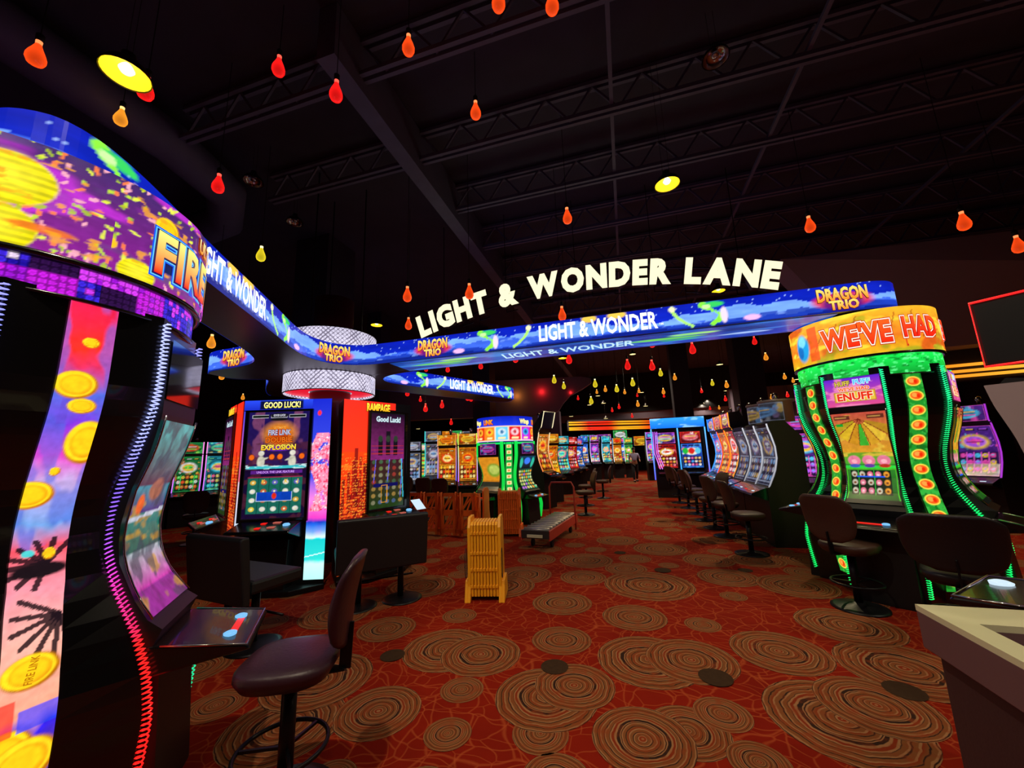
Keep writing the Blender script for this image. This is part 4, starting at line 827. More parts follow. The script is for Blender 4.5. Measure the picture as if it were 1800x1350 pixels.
# ================================================================== RING OF TALL PORTRAIT CABINETS UNDER THE HUB
def tall_cabinet(name, label, mid, az, kind):
    T = thing(name, label, 'slot machine', (mid[0], mid[1], 0), az+PI/2)
    W = 0.60
    MB().prism([(-W, 0), (W, 0), (0.32, 0.62), (-0.32, 0.62)], 0.06, 2.50).build('cabinet', MT['blackm'], T)
    MB().prism([(-W-0.02, -0.03), (-0.3, -0.28), (0.3, -0.28), (W+0.02, -0.03), (0.32, 0.62), (-0.32, 0.62)], 0, 0.07).build('plinth', MT['dark'], T, bev=0.01)
    left = kind == 'city'
    right_city = kind == 'cityr'
    P0, P1 = ((-W, -0.2) if left else (0.34, W))
    s0, s1 = ((-0.17, 0.46) if left else (-0.50, 0.13) if right_city else (-0.52, 0.32))
    def pf(x0): return flat((x0, -0.012, 0.12), (1, 0, 0))
    h_ = 2.38
    if kind == 'blossom':
        c = Cv(W-0.34+0.0, h_, 0.011, '1830c8', 71); w_ = c.w; st = [(0, 'b0ece8'), (0.2, 'c8f8f0'), (0.25, '30d8d0'), (0.5, '18c8c8'), (0.52, 'd8f4ff'), (0.6, '70a0e8'), (0.68, '2868e0'), (0.72, '1838c0'), (0.78, 'f040c0'), (1.0, 'f080d8'), (1.3, '4050e0'), (2.38, '1828c8')]
        for q in range(3): c.a[..., q] = np.interp(c.Y+0.05*(c.noise(0.1, 0.3)-0.5), [t for t, _ in st], [hx(x)[q] for _, x in st])
        m = ((c.Y > 0.85)&(c.Y < 1.9)).astype(float); m *= ((c.X > 0.04+0.06*np.sin(c.Y*7))).astype(float)
        c.blotch('ff90b0', 0.34, 0.08, 0.08, 1, m=m).blotch('e0305a', 0.56, 0.025, 0.025, 0.9, m=m).blotch('fff0f4', 0.66, 0.02, 0.02, 0.9, m=m); c.ell(0.1, 2.18, 0.025, 0.035, 'ff3030'); c.line(0, 0.28, w_, 0.33, 0.006, 'e0ffff')
        A = Art(pf(0.34)).grid(c); A.build('blossom_display', MT['artb'], T)
        hw_ = 2*W-0.0; c = Cv(0.94, 0.14, 0.02, '2840d8', 1); c.grad(0, 0.14, '1828b8', '2848e8'); c.rect(0.22, 0.80, 0.02, 0.13, '0c1038')
        A = Art(flat((-W, -0.014, 2.36), (1, 0, 0))).grid(c); A.text('GOOD LUCK!', 0.52, 0.07, 0.115, 'fff060', 0.03, lift=0.006, width=0.50, c2='ffffb0'); A.build('header_display', MT['artb'], T)
        c = Cv(0.06, 1.55, 0.02, '4060ff'); c.grad(0, 1.55, 'd8e8ff', 'ff80a0'); c.grad(0.6, 1.55, 'ff7088', '3048f0'); Art(flat((-W, -0.012, 0.80), (1, 0, 0))).grid(c).build('edge_display', MT['art'], T)
        w2, h2 = s1-s0, 1.44; c = Cv(w2, h2, 0.0075, '180a30', 72); c.grad(h2*0.45, h2, '301850', '1a1058'); c.blotch('8a4a70', 0.5, 0.2, 0.3, 0.7, m=(np.abs(c.X-w2/2) > 0.2)&(c.Y > h2*0.5)).blotch('502030', 0.55, 0.15, 0.1, 0.7, m=(c.Y < h2*0.7))
        c.ell(w2*0.52, h2*0.78, 0.2, 0.15, 'ff9a10', soft=0.4).ell(w2*0.52, h2*0.76, 0.15, 0.12, 'd04808', soft=0.3).ell(w2*0.52, h2*0.64, 0.18, 0.03, '7028c0')
        for x in (0.06, 0.36, 0.66): c.rect(x*w2, (x+0.27)*w2, h2*0.935, h2*0.965, '08140c').frame(x*w2, (x+0.27)*w2, h2*0.935, h2*0.965, 0.006, 'c0c0c8')
        c.ell(w2/2, h2*0.96, 0.13, 0.03, '181820').ell(w2/2, h2*0.92, 0.13, 0.02, '141414')
        for x in (0.1, 0.42, 0.55, 0.9): c.ell(w2*x, h2*0.565, 0.04, 0.042, '701808').ell(w2*x, h2*0.565, 0.034, 0.035, 'ff7018')
        for x in (0.25, 0.75):                               # two pale statues
            c.ell(w2*x, h2*0.52, 0.05, 0.08, 'd8d4c0').ell(w2*x, h2*0.60, 0.04, 0.035, 'e8e4d4').ell(w2*x+0.03*(1 if x < .5 else -1), h2*0.545, 0.07, 0.015, 'c8c4b0', rot=0.3)
        c.rect(0.02, w2-0.02, h2*0.455, h2*0.48, '40c8d0').blotch('d0f0f0', 0.55, 0.1, 0.02, 0.9, m=(c.Y > h2*0.45)&(c.Y < h2*0.49)); c.rect(w2*0.1, w2*0.92, h2*0.41, h2*0.44, '5a2088')
        x0, x1, y0, y1 = w2*0.07, w2*0.93, h2*0.05, h2*0.37; c.rect(x0, x1, y0, y1, '186858').rect(x0, x1, y1, y1+0.02, '902048')
        for i in range(5):
            for j in range(4): c.ell(x0+(x1-x0)*(i+0.5)/5, y0+(y1-y0)*(j+0.5)/4, 0.038, 0.03, ['e8d040', 'd06030', '6060c0', 'e0e0d8', 'c08838', 'e0b040'][c.rs.randint(6)]).ell(x0+(x1-x0)*(i+0.5)/5, y0+(y1-y0)*(j+0.5)/4, 0.014, 0.012, 'f0f0c0')
            c.rect(x0+(x1-x0)*i/5-0.003, x0+(x1-x0)*i/5+0.003, y0, y1, '0c3830')
        c.rect(w2*0.22, w2*0.78, y0+0.16, y0+0.28, 'c8d8f0').rect(w2*0.225, w2*0.775, y0+0.166, y0+0.274, '0a40b8').ell(w2/2, y0+0.225, 0.03, 0.04, 'e83010')
        c.frame(0, w2, 0, h2, 0.012, '101014').mul(0.75, 1.2, 0.04, 0.04)
        A = Art(flat((s0, -0.03, 0.90), (1, 0, 0))).grid(c)
        A.text('FIRE LINK', w2*0.52, h2*0.795, 0.10, 'c8c8e0', 0.03, width=0.30, outline=[(0.08, '301050')]); A.text('ULTIMATE', w2*0.52, h2*0.84, 0.05, 'f0b050', 0.02, width=0.16)
        A.text('DOUBLE', w2*0.52, h2*0.725, 0.10, 'f07018', 0.03, width=0.36, outline=[(0.08, '401008')]); A.text('EXPLOSION', w2*0.52, h2*0.655, 0.095, 'ffd020', 0.04, width=0.46, c2='fff060', outline=[(0.09, '602000')])
        A.text('GOOD LUCK!', w2*0.5, h2*0.96, 0.04, 'f0f0ff', 0.02, width=0.16); A.text('UNLOCK THE LINK FEATURE', w2*0.5, h2*0.425, 0.04, 'd8a0ff', 0.02, width=0.5)
        for x, t in ((0.32, 'K'), (0.68, 'K'), (0.86, 'J')): A.text(t, w2*x, h2*0.34, 0.07, 'f0c040', 0.03)
        A.build('main_screen', MT['art'], T)
    else:
        c = Cv(0.4, h_, 0.011, 'ff2010', 73); w_ = c.w; c.grad(1.6, h_, 'ff3818', 'ff2a18'); c.grad(0, 1.62, 'f02008', 'ff4010'); c.blotch('ff8020', 0.6, 0.2, 0.05, 0.6, m=(c.Y < 1.7))
        for i in range(12):                                    # a skyline of lit towers
            x = -0.02+0.035*i+0.01*c.rs.rand(); hq = [0.9, 1.2, 0.8, 1.3, 1.0, 1.45, 1.62, 1.2, 1.5, 1.1, 1.4, 1.3][i]; c.rect(x, x+0.05, 0, hq*1.04, ['7a0c10', '5a0810', '900f10'][i % 3], 0.9)
        lit = (c.rs.rand(*c.X.shape) > 0.72)&(c.Y < 1.55); c.put(lit.astype(float)*(np.sin(c.Y*160) > 0), 'ff9830', 0.9).blotch('ff5a18', 0.6, 0.1, 0.02, 0.6, m=(c.Y < 1.0))
        A = Art(pf(-W if left else W-0.4+0.0)).grid(c); A.build('city_display', MT['artb'], T)
        c = Cv(0.48, 0.11, 0.02, 'f82818'); A = Art(flat((-0.2 if left else -0.3, -0.02, 2.39), (1, 0, 0))).grid(c); A.text('RAMPAGE', 0.16, 0.02, 0.16, 'ffb010', 0.05, lift=0.012, width=0.40, c2='ffe840', outline=[(0.09, '401008')]); A.build('header_display', MT['artb'], T)
        w2, h2 = s1-s0, 1.44; c = Cv(w2, h2, 0.0085, '140a28', 74); c.grad(h2*0.5, h2, '902878', '100820'); c.grad(0, h2*0.5, '204018', '481828')
        for x in (0.28, 0.5, 0.72): c.rect(w2*x-0.04, w2*x+0.04, h2*0.55, h2*(0.7+0.1*(x == 0.5)), '181020').ell(w2*x, h2*0.72, 0.04, 0.05, '304030')
        for y in (0.6, 0.56, 0.64): c.rect(0.02, w2-0.02, h2*y, h2*y+0.012, 'd03838', 0.8)
        for i in range(5):
            for j in range(7): c.ell(w2*(0.12+0.19*i), h2*(0.07+0.068*j), 0.035, 0.03, ['708048', 'a08040', '486848', '888868', 'a03830', '506890'][c.rs.randint(6)])
        for x in (0.12, 0.5, 0.88): c.line(w2*x, h2*0.1+0.25*(x < 0.8), w2*x+0.03, h2*0.5, 0.006, '7070ff')
        c.line(w2*0.9, h2*0.5, w2*0.97, h2*0.1, 0.008, '40d8f0').rect(w2*0.12, w2*0.8, h2*0.22, h2*0.26, '101060').frame(w2*0.33, w2*0.5, h2*0.06, h2*0.24, 0.012, 'f0a020').frame(0, w2, 0, h2, 0.016, '101014').mul(0.6, 1.1, 0.04, 0.04)
        A = Art(flat((s0, -0.03, 0.90), (1, 0, 0))).grid(c); A.text('Good Luck!', w2*0.5, h2*0.93, 0.11, 'd0e8f0', 0.05, width=0.44, outline=[(0.1, '203050')]); A.build('main_screen', MT['art'], T)
    x0, x1 = s0-0.04, s1+0.04
    f = MB(); z0, z1 = 0.86, 2.36
    for a, b, c_, d in ((x0, s0, z0, z1), (s1, x1, z0, z1), (s0, s1, z0, 0.90), (s0, s1, 2.34, z1)): f.box(a, b, -0.045, -0.002, c_, d)
    f.build('screen_bezel', MT['black'], T)
    m = (s0+s1)/2
    dk = MB().slab([(0, 0.88), (-0.05, 0.88), (-0.36, 0.80), (-0.38, 0.77), (-0.06, 0.66), (0, 0.66)], m-0.40, m+0.40).build('button_deck', MT['black'], T, bev=0.012)
    for x, z, mm, w_ in ((-0.04, 0.86, 'btnred', 0.06), (0.12, 0.865, 'btnpink', 0.09), (-0.04, 0.825, 'btnred', 0.06), (0.12, 0.83, 'btnpink', 0.09)):
        y = -0.05-(0.88-z)/0.08*0.31; MB().box(m+x-w_/2, m+x+w_/2, y-0.035, y+0.035, z-0.01, z+0.006).build('button', MT[mm], dk)
    MB().lathe([(0.04, 0), (0.045, 0.015), (0.03, 0.03)], 16, c=(m+0.28, -0.2, 0.835)).build('button', MT['btnblue'], dk, True)
    MB().slab([(0, 0.06), (-0.22, 0.06), (-0.16, 0.66), (0, 0.66)], m-0.30, m+0.30).build('cash_unit', MT['black'], T, bev=0.01)
    if left: MB().add([(0.50, -0.30, 0.84), (0.68, -0.30, 0.84), (0.68, -0.14, 0.98), (0.50, -0.14, 0.98)], [(0, 1, 2, 3)]).build('reader_screen', MT['btnwhite'], T)
    return T
HC = np.array([-4.94, 5.62]); ap = 1.40
def hubpos(azd): a = D(azd); return HC+ap*np.array([math.cos(a), math.sin(a)])
tall_cabinet('portrait_slot_machine', 'tall slot machine with blue GOOD LUCK header and cherry blossom side display', hubpos(-72), D(-72), 'blossom')
tall_cabinet('portrait_slot_machine', 'tall slot machine with red city skyline display, right of the blossom machine', hubpos(-20), D(-20), 'city')
tall_cabinet('portrait_slot_machine', 'tall red-edged slot machine seen edge-on left of the blossom machine', hubpos(-119), D(-119), 'cityr')

# ================================================================== CURVED SLOT MACHINES STANDING IN BANKS
def slot_machine(name, label, pos, azd, style, seed, led=('ff40c0', '4080ff'), kind='box', px=0.03, hgt=1.0, wd=0.60, body='blackm', group=None, side=None, uptext=None, bright=1.0, parts=True):
    T = thing(name, label, 'slot machine', (pos[0], pos[1], 0), D(azd)+PI/2, group)
    Z = lambda z: z*hgt
    cz = [0.92, 1.0, 1.15, 1.35, 1.55, 1.75, 1.88]; cy = [-0.16, -0.11, -0.035, 0.02, 0.02, -0.02, -0.06]
    if kind == 'flat': cy = [-0.12, -0.105, -0.08, -0.05, -0.02, 0.01, 0.03]
    f = lambda z: np.interp(z, cz, cy)
    zt = 1.93
    top = {'box': [(-0.10, 1.93), (-0.10, 2.26), (0.12, 2.28)], 'flat': [(0.0, 1.93), (0.03, 2.28), (0.2, 2.28)], 'drum': [(-0.04, 1.93), (0.0, 1.96), (0.2, 1.96)], 'tall': [(-0.16, 2.0), (-0.30, 2.42), (-0.26, 2.45), (0.1, 2.1)], 'none': [(-0.04, 1.95), (0.2, 1.98)]}[kind]
    pr = [(0.42, 0), (-0.20, 0), (-0.20, 0.66), (-0.20, 0.9)]+[(f(z)+0.006, z) for z in cz]+top+[(0.42, 1.7)]
    MB().slab([(y, Z(z)) for y, z in pr], -wd/2, wd/2).build('cabinet', MT[body], T)
    sw = wd-0.07
    def fm(u, v, l): z = 0.93+v; return (-sw/2+u, f(z)-0.006-l, Z(z))
    m = MT['artfar'] if px > 0.024 else MT['art']
    Art(fm).grid(game(sw, 0.93, px, style, seed, bright=bright)).build('main_screen', m, T)
    if kind in ('box', 'flat'):
        y0 = -0.11 if kind == 'box' else 0.0
        A = Art(lambda u, v, l: (-sw/2+u, y0+(0.03*v/0.3 if kind == 'flat' else 0)-0.004-l, Z(1.95+v))).grid(game(sw, 0.30, px, style, seed+7, False, bright))
        if uptext: A.text(uptext, sw/2, 0.16, 0.16, 'ffffff', 0.03, lift=0.01, width=sw*0.8)
        A.build('upper_screen', m, T)
    if kind == 'drum':
        c = game(PI*0.27, 0.30, px, style, seed+7, False, bright*0.7); Art(lambda u, v, l: (0.27*math.cos(PI+u/0.27), 0.24+0.27*math.sin(PI+u/0.27), Z(1.97+v))).grid(c).build('upper_screen', m, T)
        MB().lathe([(0.24, Z(1.95)), (0.24, Z(2.28)), (0.285, Z(2.29)), (0.285, Z(2.32)), (0.1, Z(2.335))], 20, c=(0, 0.24, 0)).build('drum_top', MT['steel'], T, True)
    if kind == 'tall':
        c = game(0.2, 0.9, px, style, seed+3, False, 0.7)
    cf = blend([(0, led[1]), (1, led[0])])
    for s in (-1, 1):
        if parts or s == -1:
            MBart_tube([(s*(wd/2-0.012), f(z)-0.012, Z(z)) for z in np.linspace(0.90, 1.92, 12)]+([(s*(wd/2-0.012), -0.118 if kind == 'box' else 0.0, Z(z)) for z in (1.96, 2.26)] if kind in ('box', 'flat') else [(s*(wd/2-0.012), -0.19, Z(2.06)), (s*(wd/2-0.012), -0.31, Z(2.43))] if kind == 'tall' else []), cf, T, 0.013, 'edge_light', 'artb')
    dk = MB().slab([(-0.16, Z(0.90)), (-0.22, Z(0.90)), (-0.44, Z(0.82)), (-0.45, Z(0.79)), (-0.20, Z(0.70)), (-0.16, Z(0.70))], -wd/2+0.01, wd/2-0.01).build('button_deck', MT['black'], T)
    if parts:
        for x, mm in ((-0.18, 'btnred'), (-0.02, 'btnpink'), (0.17, 'btnwhite')): MB().box(x-0.04, x+0.04, -0.38, -0.32, Z(0.835), Z(0.852)).build('button', MT[mm], dk)
        MB().lathe([(0.03, Z(2.28)), (0.035, Z(2.32)), (0.05, Z(2.36)), (0.045, Z(2.42)), (0.01, Z(2.44))], 12, c=(0.1, 0.2, 0)).build('signal_lamp', MT['chrome'], T, True)
    if side:
        MB().box(wd/2, wd/2+0.012, -0.02, 0.38, 0.5, 1.9).build('side_panel', side, T)
    return T
SM = slot_machine
# right bank along the aisle: nearest first
X0 = 2.38
rb = [(7.85, 'grey', 1, ('c0c0c8', '909098'), 'drum', 'nearest machine of the right aisle bank, its big dark side panel facing us'),
      (8.55, 'grey', 2, ('c0c0c8', '909098'), 'drum', 'grey-framed slot machine with a round topper, second in the right aisle bank'),
      (9.35, 'grey', 3, ('303038', '202028'), 'none', 'dark slot machine seen side-on, third in the right aisle bank'),
      (10.1, 'red', 4, ('ffa030', 'ff9020'), 'box', 'slot machine with amber edge light, fourth in the right aisle bank'),
      (10.9, 'gold', 5, ('ff5028', 'ff3020'), 'box', 'slot machine with red-orange edge light, fifth in the right aisle bank'),
      (11.7, 'blue', 6, ('3090ff', '40a0ff'), 'box', 'slot machine with blue edge light, farthest in the right aisle bank')]
for y, st, sd_, led, kd, lb in rb:
    SM('slot_machine', lb, (X0+0.0, y), 182, st, sd_, led, kd, 0.018, 1.04 if kd != 'box' else 1.06, 0.66, bright=0.62 if kd != 'box' else 1.0)

# the near machine whose back and curved side we see at the right edge
def near_right():
    T = thing('slot_machine', 'near slot machine at the right edge with a grey curved side and dark red-rimmed topper', 'slot machine', (2.02, 2.66, 0), D(134)+PI/2)
    cz = [1.02, 1.08, 1.2, 1.35, 1.5, 1.65, 1.8, 1.9]; cy = [0.045, 0.01, 0.02, 0.04, 0.035, 0.01, -0.03, -0.045]
    f = lambda z: np.interp(z, cz, cy)
    zz = np.linspace(1.02, 1.9, 24)
    pr = [(0.42, 0), (-0.02, 0), (0.0, 0.7)]+[(f(z)+0.02, z) for z in zz]+[(0.0, 1.93), (0.42, 1.85)]
    MB().slab(pr, -0.30, 0.30).build('cabinet', MT['blackm'], T)
    for s in (-1, 1):                                       # broad curved side frames
        r = MB().loft([[(s*0.30, f(z)-0.02, z), (s*0.345, f(z)-0.02, z), (s*0.345, f(z)+0.17, z), (s*0.30, f(z)+0.17, z)] for z in zz]); r.build('side_frame', MT['greyside'], T, smooth=False)
    fm = lambda u, v, l: (-0.28+u, f(1.05+v)+0.008-l, 1.05+v)
    Art(fm).grid(game(0.56, 0.84, 0.02, 'purple', 91)).build('main_screen', MT['art'], T)
    dk = MB().slab([(-0.02, 0.86), (-0.12, 0.86), (-0.36, 0.84), (-0.375, 0.815), (-0.1, 0.74), (-0.02, 0.74)], -0.30, 0.30).build('button_deck', MT['black'], T, bev=0.012)
    MB().tube([(-0.30, -0.10, 0.862), (-0.29, -0.355, 0.842), (0.29, -0.355, 0.842), (0.30, -0.10, 0.862)], 0.008, 6).build('deck_trim', MT['chrome'], dk, True)
    MB().lathe([(0.045, 0), (0.048, 0.014), (0.03, 0.022)], 18, c=(-0.12, -0.27, 0.845)).build('button', MT['btnwhite'], dk, True)
    MB().box(-0.10, 0.24, 0.14, 0.30, 1.9, 2.04).build('topper_bracket', MT['dark'], T)
    A = MB().box(0.20, 0.26, -0.06, 0.80, 2.0, 2.34).build('topper', MT['blackm'], T, bev=0.01)
    MB().tube([(0.265, y, z) for y, z in ((-0.06, 2.0), (0.80, 2.0), (0.80, 2.34), (-0.06, 2.34))], 0.006, 6, closed=True).build('topper_rim_light', emit('red rim light', 'ff2020', 1.5), T, True)
near_right()

# ================================================================== SEATS
def pan(mb, w_, d_, z0, z1, n=20, p=3.2, cy=0.0, taper=0.88, dome=0.02):
    rings = []
    for z, k in ((z0, taper*0.86), (z0+0.015, taper), (z0+(z1-z0)*0.6, 1.0), (z1-0.012, 0.99), (z1, 0.93), (z1+dome*0.6, 0.7), (z1+dome, 0.3)):
        R = []
        for i in range(n*2):
            a = PI*i/n; c_, s_ = math.cos(a), math.sin(a); r = (abs(c_)**p+abs(s_)**p)**(-1/p); R.append((w_/2*k*r*c_, cy+d_/2*k*r*s_, z))
        rings.append(R)
    return mb.loft(rings)
def stool_proto(name, label, loc, az, vin, h=0.66, backh=0.46, bw=0.42, group=None):
    """faces -Y before turning; az = way the sitter looks"""
    T = thing(name, label, 'chair', (loc[0], loc[1], 0), D(az)+PI/2, group)
    pan(MB(), 0.45, 0.46, h-0.11, h-0.01).build('seat', vin, T, True)
    # backrest: rounded trapezoid pad, slightly dished and leaning back
    rings = []; n = 15
    for j in range(n):
        t = j/(n-1); z = h+0.02+backh*t; wv = bw*(0.62+0.38*math.sin(min(1, t*1.5+0.18)*PI/2))*(1-(max(0, t-0.8)/0.2)**2*0.35); wv *= (0.55+0.45*min(1, t/0.10)); yb = 0.235+0.075*t-0.035*math.sin(PI*t); th = 0.042*math.sin(PI*min(max(t, 0.06), 0.94))**0.35
        R = []
        for i in range(20):
            a = 2*PI*i/20; x = wv/2*math.copysign(abs(math.cos(a))**0.7, math.cos(a)); y = th*math.copysign(abs(math.sin(a))**0.8, math.sin(a)); R.append((x, yb+y-0.22*x*x*2+0.02, z))
        rings.append(R)
    MB().loft(rings).build('backrest', vin, T, True)
    MB().bar((0, 0.05, h-0.115), (0, 0.27, h-0.10), 0.06, 0.012).bar((0, 0.265, h-0.105), (0, 0.275, h+0.12), 0.06, 0.014).build('back_bracket', MT['dark'], T, bev=0.003)
    MB().lathe([(0.036, 0.03), (0.036, h-0.11)], 16).build('post', MT['dark'], T, True)
    g = MB().tube([(0.21*math.cos(a), 0.21*math.sin(a)-0.02, 0.24) for a in np.linspace(0, 2*PI, 29)[:-1]], 0.011, 8, closed=True); g.build('foot_ring', MT['dark'], T, True)
    for a in (0.5, 0.5+2*PI/3, 0.5+4*PI/3): MB().bar((0.03*math.cos(a), 0.03*math.sin(a), 0.24), (0.205*math.cos(a), 0.205*math.sin(a)-0.015, 0.24), 0.014).build('ring_spoke', MT['dark'], T)
    MB().lathe([(0.235, 0), (0.235, 0.012), (0.20, 0.02), (0.06, 0.045), (0.04, 0.06)], 32).build('base', MT['dark'], T, True)
    return T
st1 = stool_proto('casino_stool', 'plum-seated stool in the left foreground, turned side-on', (-1.76, 1.80), 205, MT['plumv'], 0.67, 0.44, 0.38)
st2 = stool_proto('casino_stool', 'brown-backed stool in front of the green-edged carousel screen', (2.12, 5.0), 35, MT['brownv'], 0.64, 0.46, 0.50)
stool_proto('casino_stool', 'wide dark-backed stool in front of the carousel gem column', (2.52, 4.25), 60, MT['vinyl'], 0.60, 0.44, 0.60)
st3 = None
for i, (x, y, a, lb) in enumerate([(1.72, 7.05, 8, 'dark stool nearest in the line along the right machine bank'), (1.66, 8.3, 20, 'second dark stool of the right bank line'), (1.62, 9.1, 200, 'third dark stool of the right bank line, turned outward'),
                                   (1.60, 10.0, -10, 'fourth dark stool of the right bank line'), (1.58, 10.9, 25, 'fifth dark stool of the right bank line'), (1.52, 11.9, 0, 'sixth dark stool of the right bank line'), (1.42, 13.0, 30, 'farthest dark stool of the right bank line')]):
    if st3 is None: st3 = stool_proto('casino_stool', lb, (x, y), a, MT['brownv'], 0.62, 0.46, 0.44, 'stools along the right machine bank')
    else: dup(st3, (x, y, 0), D(a)+PI/2, lb)
for x, y, a, lb in [(-1.15, 10.6, 200, 'stool beside the crescent machine beyond the trolley'), (-1.3, 12.4, 190, 'stool beyond the trolley, in front of the small left machines'),
                    (-4.55, 9.2, 95, 'brown stool back behind the orange barriers, right one'), (-5.25, 9.6, 100, 'brown stool back behind the orange barriers, left one'), 
                    (-8.2, 7.0, 130, 'brown stool in front of the far left machines, right one'), (-8.9, 6.3, 140, 'brown stool in front of the far left machines, left one'), (-6.2, 10.4, 90, 'stool in the dark left of the orange-screened machines'), (-0.9, 14.2, 185, 'small stool beside the far left bank end')]:
    dup(st3, (x, y, 0), D(a)+PI/2, lb, 'stools in the left half of the hall')
def bench(label, loc, az, wd=0.86):
    T = thing('double_seat', label, 'chair', (loc[0], loc[1], 0), D(az)+PI/2)
    MB().box(-wd/2, wd/2, -0.26, 0.24, 0.50, 0.62).build('seat', MT['benchv'], T, bev=0.03)
    MB().slab([(0.24, 0.42), (0.30, 0.42), (0.37, 0.98), (0.35, 1.0), (0.29, 1.0), (0.25, 0.62)], -wd/2, wd/2).build('backrest', MT['benchv'], T, bev=0.018)
    for s in (-1, 1):
        MB().lathe([(0.035, 0.02), (0.035, 0.51)], 14, c=(s*wd*0.24, 0.05, 0)).build('post', MT['dark'], T, True)
        MB().lathe([(0.23, 0), (0.23, 0.01), (0.19, 0.02), (0.05, 0.04)], 28, c=(s*wd*0.26, 0.05, 0)).build('base', MT['dark'], T, True)
    MB().tube([(-wd*0.42, -0.12, 0.22), (wd*0.42, -0.12, 0.22)], 0.012, 8).build('foot_rail', MT['dark'], T, True)
    return T
bench('wide dark double seat in front of the blossom machine', (-3.62, 3.12), 82, 0.84)
bench('wide dark double seat in front of the red skyline machine', (-2.92, 4.22), 132, 0.98)

# ================================================================== BARRIERS, TROLLEY, COUNTER
def panel_shape(mb, w_, h_, t, leg=0.0):
    """openwork barrier panel in the x/z plane, diagonal stripes left in the openings"""
    y0, y1 = -t/2, t/2
    for a, b, c_, d in ((0, 0.055, 0, h_), (w_-0.055, w_, 0, h_), (0, w_, h_-0.07, h_), (0, w_, h_*0.47, h_*0.60), (0, w_, 0.06, 0.13)): mb.box(a, b, y0, y1, c_, d)
    for z0, z1 in ((0.13, h_*0.47), (h_*0.60, h_-0.05)):
        for k in (0.15, 0.55, 0.95):
            a = (max(0.04, w_*k-0.14), 0, z0+0.0); b = (min(w_-0.04, w_*k+0.14), 0, z1)
            mb.bar(a, b, 0.065, t*0.8)
def folded_barrier(label, loc, rz, m, n=9, w_=0.36, h_=0.88, pitch=0.038, cols=None):
    """a concertina barrier folded into a block; panels stand side by side along x"""
    T = thing('folding_barrier', label, 'barrier', (loc[0], loc[1], 0), rz)
    for i in range(n):
        mb = MB(); hh = h_ if 0 < i < n-1 else h_
        x = (i-(n-1)/2)*pitch
        mb.slab([(-w_/2, 0.05), (w_/2, 0.05), (w_/2, hh-0.03), (w_/2-0.03, hh), (-w_/2+0.03, hh), (-w_/2, hh-0.03)], x-pitch*0.40, x+pitch*0.40)
        for z in (0.14, 0.32, 0.50, 0.72): mb.box(x-pitch*0.5, x+pitch*0.2, -w_/2-0.012, -w_/2, z, z+0.035)
        mb.build('panel', m, T, bev=0.004)
    for s in (-1, 1):
        x = s*((n-1)/2*pitch+0.035)
        p = [(-w_/2, 0.16), (-w_/2-0.05, 0.0), (-w_/2+0.05, 0.0), (0.0, 0.10), (w_/2-0.05, 0.0), (w_/2+0.05, 0.0), (w_/2, 0.16), (w_/2, h_*0.93), (w_/2-0.05, h_+0.05), (w_/2-0.10, h_+0.055), (-w_/2+0.10, h_+0.055), (-w_/2+0.05, h_+0.05), (-w_/2, h_*0.93)]
        MB().slab(p, x-0.018, x+0.018).build('end_panel', m, T, bev=0.006)
        MB().slab([(-w_/2-0.05, 0.0), (w_/2+0.05, 0.0), (w_/2-0.02, 0.22), (-w_/2+0.02, 0.22)], x+s*0.016, x+s*0.05).build('foot', m, T, bev=0.006)
        MB().tube([(x+s*0.03, -w_/2-0.03+0.10*math.cos(a)*0.6, 0.42+0.16*math.sin(a)) for a in np.linspace(0, 2*PI, 17)[:-1]], 0.004, 5, closed=True).build('strap', MT['cable'], T, True)
    return T
folded_barrier('yellow concertina barrier folded upright on the carpet', (-1.72, 4.62), D(12), MT['yellow'], 9, 0.34, 0.86, 0.036)
folded_barrier('orange concertina barrier folded upright beside the extended one', (-2.42, 7.95), D(10), MT['orange'], 10, 0.34, 0.88, 0.038)
def extended_barrier():
    T = thing('folding_barrier', 'orange openwork concertina barrier stretched out in zigzag', 'barrier', (-4.75, 7.85, 0))
    pts = [(0, 0)]; 
    wds = [0.30, 0.16, 0.30, 0.16, 0.30, 0.16, 0.30, 0.30]; ang = [8, -38, 8, -38, 10, -30, 8, -50]
    x, y = 0.0, 0.0
    for w_, a in zip(wds, ang):
        mb = MB(); panel_shape(mb, w_, 0.86, 0.03); o = mb.build('panel', MT['orange'], T, rotz=D(a), loc=(x, y, 0.0))
        x += (w_+0.01)*math.cos(D(a)); y += (w_+0.01)*math.sin(D(a))
        MB().lathe([(0.02, 0.02), (0.02, 0.88)], 8, c=(x, y, 0)).build('hinge_post', MT['orange'], T, True)
    MB().slab([(-0.28, 0), (0.28, 0), (0.16, 0.5), (0.16, 0.90), (0.08, 0.96), (-0.08, 0.96), (-0.16, 0.90), (-0.16, 0.5)], x-0.02, x+0.02).build('end_panel', MT['orange'], T, bev=0.008)
extended_barrier()
